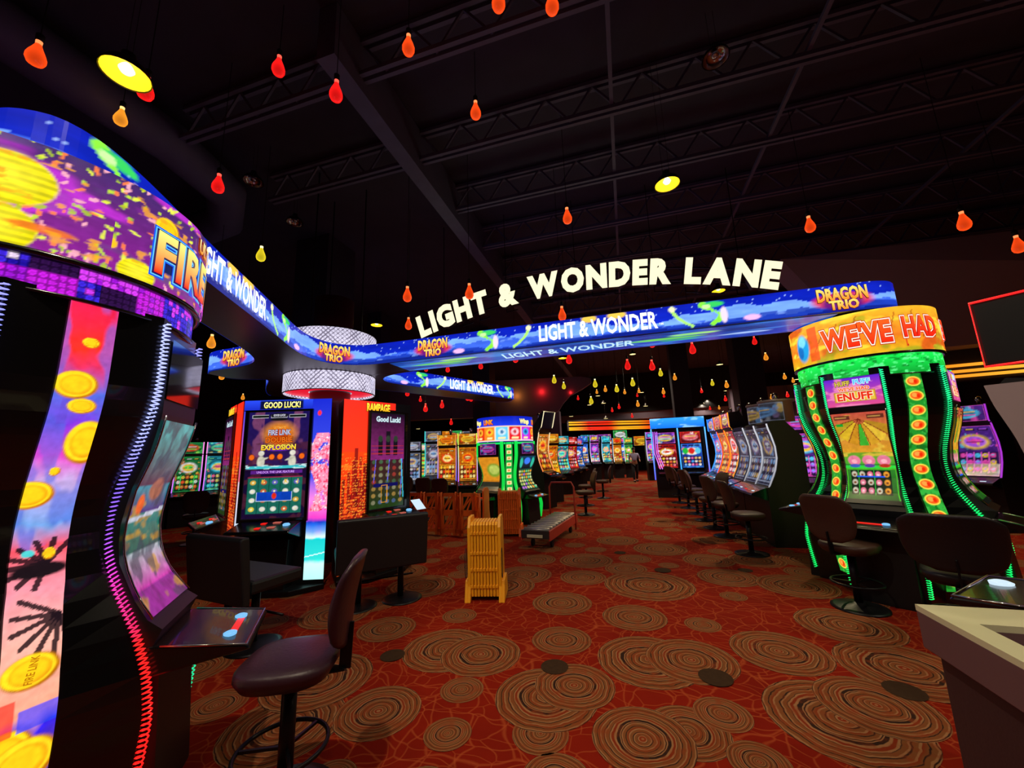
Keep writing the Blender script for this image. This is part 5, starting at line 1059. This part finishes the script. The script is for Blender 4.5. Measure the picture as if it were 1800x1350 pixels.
def trolley():
    T = thing('platform_trolley', 'low red trolley with metal cross slats and red tube handle, in the aisle', 'trolley', (-1.5, 7.7, 0), D(-7))
    L_, w_ = 1.9, 0.50
    for s in (-1, 1): MB().box(s*w_/2-0.02, s*w_/2+0.02, -L_/2, L_/2, 0.17, 0.33).build('side_rail', MT['redpaint'], T, bev=0.005)
    for i in range(11):
        y = -L_/2+0.08+i*(L_-0.16)/10; MB().tube([(-w_/2+0.02, y, 0.325), (w_/2-0.02, y, 0.325)], 0.045, 10).build('slat', MT['steel'], T, True)
    MB().box(-w_/2, w_/2, -L_/2-0.03, -L_/2, 0.20, 0.34).build('front_bumper', MT['trolley'], T, bev=0.01)
    MB().box(-0.14, 0.14, -L_/2-0.045, -L_/2-0.028, 0.22, 0.27).build('name_plate', MT['laminate'], T, bev=0.004)
    hx_ = [(-0.27, 0.75, 0.05), (-0.27, 0.76, 0.90), (-0.22, 0.76, 1.0), (0.22, 0.76, 1.0), (0.27, 0.76, 0.90), (0.27, 0.75, 0.05)]
    MB().tube(hx_, 0.018, 10).build('handle', MT['redpaint'], T, True)
    for x in (-0.18, 0.18):
        for y in (-0.6, 0.65):
            MB().box(x-0.02, x+0.02, y-0.02, y+0.02, 0.10, 0.2).build('caster_fork', MT['trolley'], T)
            MB().slab([(y+0.06*math.cos(a), 0.06+0.06*math.sin(a)) for a in np.linspace(0, 2*PI, 17)[:-1]], x-0.02, x+0.02).build('caster_wheel', MT['cable'], T)
trolley()
def counter():
    T = thing('service_counter', 'dark plum counter with pale top around a recess, right foreground', 'counter', (1.05, 2.04, 0))
    x1, y0 = 1.0, -1.9
    MB().box(0.03, x1, y0, -0.03, 0.0, 0.86).build('cabinet', MT['counter'], T, bev=0.004)
    MB().box(0.0, 0.085, y0, 0.0, 0.85, 0.985).box(0.085, x1, -0.17, 0.0, 0.85, 0.985).box(0.55, x1, y0, -0.17, 0.85, 0.985).build('edge_band', MT['counterlip'], T, bev=0.004)
    MB().box(0.015, x1, y0, -0.015, 0.885, 0.912).build('groove_trim', MT['greyside'], T, bev=0.003)
    t = MB().box(0.0, 0.085, y0, 0, 0.983, 1.005).box(0.085, x1, -0.17, 0, 0.983, 1.005).box(0.55, x1, y0, -0.17, 0.983, 1.005)
    t.build('counter_top', MT['laminate'], T)
counter()

# ================================================================== MORE MACHINES
m2 = dep(1192, 800, 13.0)
def canopy_unit():
    T = thing('canopy_slot_machine_group', 'blue-canopied pair of slot machines with violet edge tubes at the aisle end', 'slot machine', (m2[0]+0.05, m2[1], 0), D(-93)+PI/2)
    MB().box(-0.80, 0.80, 0.0, 0.7, 0, 2.35).build('cabinet', MT['blackm'], T)
    c = Cv(1.7, 0.34, 0.03, '1060e8', 3); c.grad(0, 0.34, '1070f0', '30a0ff'); c.blotch('90d0ff', 0.58, 0.3, 0.1, 0.8)
    MB().box(-0.85, 0.85, -0.14, 0.7, 2.30, 2.66).build('canopy', MT['black'], T)
    Art(flat((-0.85, -0.15, 2.31), (1, 0, 0))).grid(c).build('canopy_display', MT['artb'], T)
    for i, (x, st) in enumerate(((-0.72, 'purple'), (0.06, 'teal'))):
        MB().box(x-0.03, x+0.69, -0.10, 0, 0.95, 2.2).build('screen_housing', MT['black'], T)
        c = game(0.62, 0.78, 0.022, 'red' if i == 0 else 'blue', 95+i); 
        if i:
            for q, cc in enumerate(('20c040', 'e02020', '60d0f0')): c.ell(0.12+0.19*q, 0.55, 0.085, 0.1, cc)
        Art(flat((x, -0.11, 0.98), (1, 0, 0))).grid(c).build('main_screen', MT['artfar'], T)
        Art(flat((x, -0.11, 1.80), (1, 0, 0))).grid(game(0.62, 0.36, 0.03, 'red' if i else 'purple', 97+i, False)).build('upper_screen', MT['artfar'], T)
        MB().slab([(-0.10, 0.9), (-0.42, 0.82), (-0.42, 0.78), (-0.1, 0.7)], x, x+0.62).build('button_deck', MT['black'], T)
    for k, (x, cc) in enumerate(((-0.84, '6060ff'), (0.0, '30a0ff'), (0.84, '8060ff'))):
        MBart_tube([(x, -0.16, 0.6), (x, -0.14, 2.3)], blend([(0, cc), (1, '60c0ff')]), T, 0.022, 'edge_light', 'artb')
    for q in range(3):
        MBart_tube([(-0.78+0.06*q, -0.2, 2.2), (-0.80+0.06*q, -0.22, 1.5), (-0.66+0.07*q, -0.22, 0.95)], blend([(0, 'c060f0'), (1, 'e080ff')]), T, 0.014, 'side_tube', 'artb')
canopy_unit()
def px_machine(lb, x, d, az, st, sd_, kind='box', hgt=1.0, px=0.03, wd=0.6, led=('ff40c0', '4080ff'), group=None, name='slot_machine', up=None, bright=1.0):
    p = dep(x, 790, d); return SM(name, lb, (p[0], p[1]), az, st, sd_, led, kind, px, hgt, wd, group=group, uptext=up, bright=bright, parts=d < 13)
# left of the aisle beyond the small carousel
px_machine('tall crescent-shaped slot machine with a gold edge light leaning over the aisle', 955, 11.9, -25, 'gold', 11, 'tall', 1.18, 0.02, 0.6, ('fff0c0', 'ff8040'))
px_machine('violet-tubed slot machine just behind the crescent machine', 968, 13.2, -45, 'gold', 12, 'box', 1.0, 0.03, 0.6, ('80a0ff', 'c060ff'))
px_machine('small slot machine with yellow-green edge, left side of the far aisle', 987, 15.4, -55, 'teal', 13, 'box', 1.0, 0.03, 0.62, ('40c0ff', 'c0ff40'))
px_machine('small red and pink slot machine, left side of the far aisle', 1003, 16.8, -55, 'red', 14, 'box', 1.0, 0.03, 0.62, ('ff4050', 'ff80c0'))
px_machine('pale blue slot machine at the end of the left far row', 1015, 18.6, -50, 'blue', 15, 'box', 1.0, 0.03, 0.62, ('40e0ff', '3080ff'))
px_machine('orange-screened slot machine with rainbow edge behind the barriers, right one', 822, 11.2, -68, 'gold', 16, 'box', 1.0, 0.018, 0.56, ('e0ff40', 'c060ff'))
px_machine('orange-screened slot machine behind the barriers, left one', 786, 11.6, -68, 'gold', 17, 'box', 1.0, 0.018, 0.56, ('ffa040', '6060ff'))
px_machine('pale-screened slot machine left of the orange-screened pair', 762, 13.2, -66, 'grey', 18, 'box', 1.1, 0.03, 0.58, ('40e0e0', '40e0e0'))
px_machine('slot machine with a lime screen in the left middle distance', 744, 14.9, -66, 'green', 19, 'box', 0.95, 0.03, 0.62, ('ff80c0', 'c0c0ff'))
px_machine('small blue-lit slot machine right of the red skyline machine', 724, 13.0, -64, 'grey', 20, 'flat', 0.95, 0.03, 0.62, ('4080ff', '4080ff'))
# far left, between the near carousel and the blossom machine
for x, d, st, sd_, lb in ((292, 9.9, 'red', 21, 'pink-screened machine in the far left bank, leftmost of three'), (333, 10.6, 'green', 22, 'machine with green picture in the far left bank, middle of three'), (373, 11.5, 'teal', 23, 'machine with violet edge in the far left bank, rightmost of three')):
    c3 = dep(335, 790, 10.8); q = {21: -1, 22: 0, 23: 1}[sd_]*0.66
    SM('slot_machine', lb, (c3[0]+q*math.cos(D(52)), c3[1]+q*math.sin(D(52))), -38, st, sd_, ('ff90e0', 'c070ff'), 'box', 0.02, 1.0, 0.60, bright=0.7)
# purple lit machines between right bank and green carousel
px_machine('purple-screened slot machine glimpsed between the right bank and green carousel', 1414, 8.6, -115, 'purple', 24, 'box', 1.0, 0.02, 0.66, ('ff60a0', '8040ff'))
px_machine('violet-edged slot machine behind the green carousel, far right', 1716, 7.4, -150, 'purple', 25, 'box', 1.0, 0.02, 0.66, ('a030c0', 'a030c0'), bright=0.7)
# across the far end of the hall
rs = random.Random(5)
fi = 0
ordn = ['first', 'second', 'third', 'fourth', 'fifth', 'sixth', 'seventh', 'eighth', 'ninth', 'tenth', 'eleventh', 'twelfth', 'thirteenth', 'fourteenth', 'fifteenth', 'sixteenth', 'seventeenth', 'eighteenth', 'nineteenth', 'twentieth']
def ordinal(i): return ordn[i] if i < 20 else ('twenty-'+ordn[i-20] if i < 29 else ('thirtieth' if i == 29 else 'thirty-'+ordn[i-30]))
sts = ['blue', 'green', 'purple', 'grey', 'teal', 'red', 'gold']
cells = [(1026, 21.5), (1036, 25), (1045, 22), (1055, 25.5), (1065, 22.5), (1075, 26), (1085, 23), (1095, 26), (1105, 23), (1145, 20.5)]
protos = {}
for i, (x, d) in enumerate(cells):
    st = sts[i % 7]; p = dep(x, 790, d); az = -78+rs.uniform(-12, 12)
    lb = '%s small distant slot machine from the left along the far end' % ordinal(i)
    SM('slot_machine', lb, (p[0], p[1]), az, st, 200+i, ('80c0ff', 'ffffff'), 'box', 0.045, 1.0+0.12*rs.random(), 0.52, group='slot machines at the far end', parts=False, bright=1.2)
# neon valance over the far bar
def neon():
    a, b = dep(1000, 748, 26.3), dep(1157, 741, 27.6)
    T = thing('neon_valance', 'long red and amber neon band over the far bar', 'neon light', (a[0], a[1], 0), math.atan2(b[1]-a[1], b[0]-a[0]))
    L_ = math.hypot(b[0]-a[0], b[1]-a[1])
    MB().box(-0.1, L_+0.1, 0.02, 0.35, 3.02, 3.75).build('fascia', MT['darkwall'], T)
    for z in (3.08, 3.2, 3.42, 3.58):
        cf = blend([(0, 'ffc020'), (0.12, 'ff9020'), (0.2, 'ff2818'), (0.45, 'ff3010'), (0.56, 'ffb020'), (0.75, 'ffa018'), (0.9, 'ff4010'), (1, 'ff3010')])
        MBart_tube([(L_*i/24, -0.03, z) for i in range(25)], cf, T, 0.05, 'neon_tube', 'artb')
neon()
def neon2():
    a, b = dep(1704, 664, 6.6), dep(1840, 652, 6.0)
    T = thing('neon_valance', 'short amber and red neon band below the dark topper at the right edge', 'neon light', (a[0]+1.0, a[1]+1.3, 0), -0.2)
    MB().box(-0.4, 3.2, 0.03, 0.3, a[2]+0.12, a[2]+0.75).build('fascia', MT['darkwall'], T)
    for z in (0.2, 0.3, 0.42): MBart_tube([(-0.4+3.6*i/12, 0.0, a[2]+z) for i in range(13)], blend([(0, 'ff9020'), (0.5, 'ffc040'), (1, 'ff4020')]), T, 0.03, 'neon_tube', 'artb')
neon2()
# bar furniture and screens in the far haze
for i, (x, y, d, st) in enumerate(((1033, 772, 27, 'teal'), (1062, 771, 27, 'purple'), (1090, 764, 27, 'green'), (1128, 775, 24, 'gold'), (775, 769, 19, 'gold'), (795, 768, 19, 'green'), (812, 769, 19, 'grey'), (1094, 776, 27, 'gold'))):
    p = dep(x, y, d); lb = '%s wall screen from the left above the distant machines' % ordinal(i)
    T = thing('wall_screen', lb, 'screen', (p[0], p[1], p[2]-0.3), 0.2, 'distant wall screens')
    MB().box(-0.5, 0.5, 0, 0.08, 0, 0.62).build('case', MT['black'], T)
    Art(flat((-0.47, -0.01, 0.03), (1, 0, 0))).grid(game(0.94, 0.56, 0.05, st, 300+i, False)).build('panel', MT['artfar'], T)

# ================================================================== PERSON
def skin_mesh(name, joints, edges, m, parent, lvl=2):
    me = bpy.data.meshes.new(name); me.from_pydata([j[:3] for j in joints], edges, []); o = link(name, me, m, parent)
    md = o.modifiers.new('skin', 'SKIN'); md.use_smooth_shade = True
    for i, j in enumerate(joints):
        sv = me.skin_vertices[0].data[i]; r = j[3]; sv.radius = r if isinstance(r, tuple) else (r, r); sv.use_root = (i == 0)
    s = o.modifiers.new('sub', 'SUBSURF'); s.levels = lvl; s.render_levels = lvl
    return o
def person():
    p = (0.34, 21.2)
    T = thing('person', 'person in a pale lavender shirt and black trousers walking in the far aisle', 'person', (p[0], p[1], 0), D(10))
    hl = 0.0
    J = [(0, 0, 0.95, 0.12), (0, 0.01, 1.15, 0.115), (0, 0.0, 1.34, 0.12), (0, -0.01, 1.47, 0.05), (0, -0.03, 1.56, 0.075), (0, -0.03, 1.66, 0.085),
         (-0.18, 0, 1.38, 0.05), (-0.25, 0.04, 1.12, 0.038), (-0.21, -0.14, 0.98, 0.03), (-0.19, -0.20, 0.95, 0.03), (0.18, 0, 1.38, 0.05), (0.27, 0.05, 1.12, 0.038), (0.26, -0.12, 1.02, 0.03), (0.24, -0.19, 1.02, 0.03),
         (-0.09, 0, 0.86, 0.085), (-0.10, -0.14, 0.48, 0.055), (-0.10, -0.16, 0.08, 0.04), (-0.10, -0.27, 0.03, 0.035), (0.09, 0, 0.86, 0.085), (0.10, 0.02, 0.48, 0.055), (0.10, 0.22, 0.10, 0.04), (0.10, 0.14, 0.03, 0.035)]
    E = [(0, 1), (1, 2), (2, 3), (3, 4), (4, 5), (2, 6), (6, 7), (7, 8), (8, 9), (2, 10), (10, 11), (11, 12), (12, 13), (0, 14), (14, 15), (15, 16), (16, 17), (0, 18), (18, 19), (19, 20), (20, 21)]
    skin_mesh('body', J, E, MT['skin'], T)
    g = [(0, 0, 0.98, 0.145), (0, 0.01, 1.16, 0.135), (0, 0, 1.35, 0.14), (0, -0.01, 1.43, 0.07), (-0.19, 0, 1.385, 0.062), (-0.255, 0.04, 1.13, 0.05), (0.19, 0, 1.385, 0.062), (0.275, 0.05, 1.13, 0.05)]
    skin_mesh('shirt', g, [(0, 1), (1, 2), (2, 3), (2, 4), (4, 5), (2, 6), (6, 7)], MT['shirt'], T)
    g = [(0, 0, 0.97, 0.14), (-0.09, 0, 0.86, 0.10), (-0.10, -0.14, 0.48, 0.072), (-0.10, -0.16, 0.09, 0.058), (0.09, 0, 0.86, 0.10), (0.10, 0.02, 0.48, 0.072), (0.10, 0.22, 0.12, 0.058)]
    skin_mesh('trousers', g, [(0, 1), (1, 2), (2, 3), (0, 4), (4, 5), (5, 6)], MT['trousers'], T)
    MB().lathe([(0.02, -0.02), (0.085, 0.0), (0.098, 0.05), (0.085, 0.10), (0.03, 0.13)], 16, c=(0, -0.005, 1.61)).build('hair', MT['hair'], T, True)
    for x, y in ((-0.10, -0.22), (0.10, 0.17)): MB().box(x-0.045, x+0.045, y-0.12, y+0.09, 0.0, 0.07).build('shoe', MT['cable'], T, bev=0.02)
person()

# ================================================================== HANGING BULBS AND LAMPS
BC = {'r': ('red', 'ff1a18'), 'o': ('orange', 'ff4a14'), 'a': ('amber', 'ff9a28'), 'y': ('yellow', 'e8d024')}
bmats = {}
for k, (n_, h_) in BC.items():
    g = emit(n_+' bulb glow', h_, 0.9, '301008', 0.2, sample=False); nt = g.node_tree; b = nt.nodes['Principled BSDF']
    lw = nt.nodes.new('ShaderNodeLayerWeight'); lw.inputs[0].default_value = 0.5
    mp = nt.nodes.new('ShaderNodeMapRange'); mp.inputs[3].default_value = 0.62; mp.inputs[4].default_value = 1.5; nt.links.new(lw.outputs['Facing'], mp.inputs[0]); nt.links.new(mp.outputs[0], b.inputs['Emission Strength'])
    bmats[k] = (g, emit(n_+' bulb neck', {'r': 'ff5a48', 'o': 'ff8a50', 'a': 'ffd080', 'y': 'fff8c0'}[k], 1.5, sample=False))
bprof = [(0.002, -0.14), (0.03, -0.136), (0.055, -0.118), (0.068, -0.085), (0.068, -0.05), (0.056, -0.01), (0.038, 0.035), (0.026, 0.07), (0.022, 0.085)]
nprof = [(0.022, 0.085), (0.024, 0.12), (0.012, 0.13)]
def lathe_mesh(name, prof_, n, cap=True):
    mb = MB().lathe(prof_, n, cap=cap); me = bpy.data.meshes.new(name); me.from_pydata(mb.v, [], mb.f); me.polygons.foreach_set('use_smooth', np.ones(len(me.polygons), bool)); return me
meshes = {k: (lathe_mesh('bulb', bprof, 16), lathe_mesh('neck', nprof, 12)) for k in BC}
for k in BC:
    meshes[k][0].materials.append(bmats[k][0]); meshes[k][1].materials.append(bmats[k][1])
sock = lathe_mesh('socket', [(0.028, 0.12), (0.03, 0.19), (0.012, 0.21)], 12); sock.materials.append(MT['cable'])
cordm = bpy.data.meshes.new('cord'); _c = MB().tube([(0, 0, 0), (0, 0, 1)], 0.0045, 5); cordm.from_pydata(_c.v, [], _c.f); cordm.materials.append(MT['cable'])
def ob(name, me, parent, loc=(0, 0, 0), scl=None):
    o = bpy.data.objects.new(name, me); C.objects.link(o); o.parent = parent; o.location = loc
    if scl: o.scale = scl
    return o
bulbs = [  # pixel x, y of the centre, apparent height, colour, zone
 (65, 92, 52, 'o', 0), (257, 153, 48, 'r', 0), (213, 203, 38, 'a', 0), (490, 114, 42, 'r', 0), (591, 158, 44, 'r', 0), (384, 321, 38, 'r', 0), (459, 445, 28, 'y', 0), (718, 77, 38, 'o', 0), (836, 192, 37, 'o', 0), (876, -2, 42, 'o', 0), (970, 3, 40, 'o', 0),
 (997, 378, 32, 'o', 1), (1423, 393, 32, 'o', 1), (1693, 387, 37, 'o', 1), (1789, 428, 34, 'o', 1), (716, 516, 28, 'o', 1), (825, 511, 30, 'o', 1), (718, 568, 22, 'o', 1), (988, 550, 26, 'o', 1),
 (906, 628, 18, 'r', 2), (1000, 629, 20, 'r', 2), (1103, 640, 19, 'r', 2), (1146, 641, 19, 'r', 2), (1146, 601, 19, 'r', 2), (1217, 611, 21, 'r', 2), (1326, 598, 15, 'r', 2), (1161, 654, 14, 'y', 2), (1186, 662, 12, 'a', 2), (1346, 626, 14, 'a', 2), (1252, 672, 11.5, 'y', 2), (1277, 675, 13, 'a', 2), (1233, 686, 9, 'r', 2), (1275, 700, 10, 'r', 2),
 (974, 666, 15, 'y', 3), (991, 677, 13, 'y', 3), (1046, 673, 15, 'y', 3), (1064, 683, 11, 'a', 3), (1084, 682, 14, 'y', 3), (1098, 688, 9, 'a', 3), (1112, 671, 15, 'y', 3), (1049, 688, 8, 'a', 3), (1039, 703, 14, 'y', 3), (1016, 699, 8, 'r', 3), (1123, 686, 9, 'a', 3), (1120, 694, 7, 'r', 3), (1121, 709, 11, 'a', 3), (1088, 714, 9, 'r', 3), (1076, 720, 8, 'r', 3), (1111, 730, 8, 'r', 3), (1166, 687, 11, 'a', 3), (1167, 695, 7, 'r', 3), (1198, 714, 8, 'r', 3),
 (787, 647, 14, 'r', 4), (845, 641, 15, 'r', 4), (749, 647, 12, 'r', 4), (716, 689, 14, 'r', 4), (739, 701, 10, 'r', 4), (748, 716, 15, 'r', 4), (777, 710, 14, 'r', 4), (822, 697, 14, 'r', 4), (828, 700, 11, 'r', 4), (793, 741, 11, 'r', 4),
 (372, 599, 25, 'a', 5), (426, 600, 18, 'r', 5), (390, 659, 16, 'a', 5), (427, 697, 11, 'a', 5),
 (1379, 661, 11, 'a', 6), (1394, 668, 9, 'a', 6), (1409, 669, 8, 'o', 6), (1356, 697, 9, 'a', 6), (1384, 693, 10, 'r', 6), (1382, 706, 9, 'a', 6), (1370, 708, 8, 'a', 6), (1349, 717, 8, 'a', 6), (1248, 717, 7, 'r', 6), (1264, 716, 7, 'a', 6), (1303, 716, 7, 'a', 6)]
zones = ['high in the upper view', 'around the big lane letters', 'below the sign\'s right arm', 'over the far end of the aisle', 'below the sign\'s rear arm', 'left of the hub column', 'above the right machine bank']
cnt = {}
for b in sorted(bulbs, key=lambda q: q[0]):
    cnt.setdefault((b[3], b[4]), []).append(b)
for (ck, zn), lst in cnt.items():
    for i, (x, y, hp, _, _) in enumerate(lst):
        d = min(F*0.26/hp*(1.0 if hp < 30 else 1.06), 27.0); p = dep(x, y, d)
        if p[2] > 6.2: p = dep(x, y, d*(6.2-H)/(p[2]-H))
        lb = ('%s bulb %s' % (BC[ck][0], zones[zn])) if len(lst) == 1 else ('%s from left of the %s bulbs %s' % (ordinal(i), BC[ck][0], zones[zn]))
        T = thing('bulb_pendant', lb, 'hanging light bulb', tuple(p), 0, BC[ck][0]+' bulbs '+zones[zn])
        ob('bulb', meshes[ck][0], T); ob('neck', meshes[ck][1], T); ob('socket', sock, T)
        ob('cord', cordm, T, (0, 0, 0.2), (1, 1, CZ-p[2]-0.2))
# dome pendants: shade, lamp, two suspension wires
sh_me = lathe_mesh('shade', [(0.155, -0.0), (0.15, 0.03), (0.13, 0.07), (0.10, 0.10), (0.05, 0.13), (0.045, 0.19), (0.02, 0.20)], 24, False); sh_me.materials.append(MT['shade'])
li_me = lathe_mesh('shade_lining', [(0.148, 0.006), (0.142, 0.03), (0.122, 0.065), (0.09, 0.092), (0.03, 0.105), (0.002, 0.106)], 24, False)
li_lit = li_me.copy(); li_lit.materials.append(emit('lit warm shade lining', 'ffd418', 1.15, 'd8b860', 0.5, sample=False)); li_off = li_me.copy(); li_off.materials.append(MT['chrome'])
li_pale = li_me.copy(); li_pale.materials.append(emit('lit pale shade lining', 'fff0a8', 1.2, 'd8c890', 0.5, sample=False))
lp_me = lathe_mesh('lamp', [(0.002, 0.02), (0.035, 0.025), (0.05, 0.05), (0.035, 0.08), (0.02, 0.10)], 16); lp_lit = lp_me.copy(); lp_lit.materials.append(emit('white hot lamp', 'fff4b0', 2.5, sample=False)); lp_off = lp_me.copy(); lp_off.materials.append(MT['chrome'])
domes = [(221, 132, 70, 1, 'brightest amber dome lamp, upper left'), (1173, 325, 42, 1, 'bright amber dome lamp above the lane letters'), (1263, 512, 22, 1, 'amber dome lamp below the last lane letters'), (662, 572, 20, 1, 'amber dome lamp beside the first lane letter'),
 (989, 630, 15, 1, 'amber dome lamp under the middle of the long sign arm'), (1328, 577, 21, 1, 'amber dome lamp under the right end of the long sign arm'), (445, 320, 30, 0, 'unlit dome lamp left of the tall column, larger one'), (518, 392, 22, 0, 'unlit dome lamp left of the tall column, smaller one'), (1258, 103, 30, 0, 'unlit dome lamp high in the upper right')]
far = [(1112, 623, 11), (1265, 641, 11), (943, 672, 10), (1188, 695, 10), (1051, 696, 8), (1036, 712, 8), (1061, 709, 6), (1128, 690, 8), (1135, 714, 7), (1004, 732, 7), (1065, 736, 7), (905, 714, 8), (1277, 687, 9), (1291, 692, 6), (1243, 703, 6), (1234, 710, 6), (1375, 684, 8), (1402, 667, 10), (1399, 675, 8), (768, 729, 7), (735, 754, 6), (831, 729, 7), (1326, 735, 8), (1395, 700, 8)]
def dome(x, y, wp, lit, lb, power=0, group=None, pos=None):
    if pos is None:
        d = min(F*0.31/wp, 26.0); p = dep(x, y, d)
        if p[2] > 6.3: p = dep(x, y, d*(6.3-H)/(p[2]-H))
    else: p = pos
    T = thing('dome_pendant', lb, 'hanging lamp', tuple(p), 0, group)
    ob('shade', sh_me, T); ob('shade_lining', (li_off, li_lit, li_pale)[lit], T); ob('lamp', lp_lit if lit else lp_off, T)
    for s in (-1, 1): ob('suspension_wire', cordm, T, (0.04*s, 0, 0.18), (0.5, 0.5, CZ-p[2]-0.18))
    if power:
        L_ = bpy.data.lights.new('lamp_light', 'SPOT'); L_.energy = power; L_.color = (1.0, 0.80, 0.45) if lit == 1 else (1.0, 0.84, 0.62); L_.spot_size = D(128); L_.spot_blend = 0.6; L_.shadow_soft_size = 0.06
        lo = bpy.data.objects.new('lamp_light', L_); C.objects.link(lo); lo.parent = T; lo.location = (0, 0, -0.02)
    return T
PW = 1.0
for x, y, wp, lit, lb in domes: dome(x, y, wp, lit, lb, (150*PW if wp > 25 else 330*PW) if lit else 0, 'amber dome lamps' if lit else 'unlit dome lamps')
for i, (x, y, wp) in enumerate(sorted(far)):
    dome(x, y, wp, 2, '%s from the left of the small pale dome lamps over the far hall' % ordinal(i), (420*PW if wp > 8.5 else 90*PW), 'pale dome lamps over the far hall')
# unseen pendants added above and behind the camera to brighten the hall
fill_domes = [(-1.3, 0.7), (0.6, 0.4), (3.6, 1.2), (-0.6, -2.2), (2.6, -2.0), (-2.6, -1.0), (6.2, 3.2)]
for i, (x, y) in enumerate(fill_domes): dome(0, 0, 1, 2, 'added pale dome lamp overhead outside the view, %s' % ordinal(i), (320 if i == 0 else 300 if x > 5 else 70)*PW, 'added dome lamps overhead', (x, y, 5.6))
# red and amber wall washers on the drywall surround
for x, y, c_, e in ((952, 688, (1, 0.02, 0.02), 5), (908, 695, (1, 0.35, 0.05), 4), (1003, 690, (1, 0.02, 0.02), 2)):
    p = dep(x, y, 17.75); L_ = bpy.data.lights.new('wall_washer', 'POINT'); L_.energy = e; L_.color = c_; L_.shadow_soft_size = 0.05; lo = bpy.data.objects.new('wall_washer', L_); C.objects.link(lo); lo.location = tuple(p)
p = dep(1345, 702, 21.5); L_ = bpy.data.lights.new('wall_washer', 'POINT'); L_.energy = 14; L_.color = (1, 0.5, 0.1); lo = bpy.data.objects.new('wall_washer', L_); C.objects.link(lo); lo.location = tuple(p)
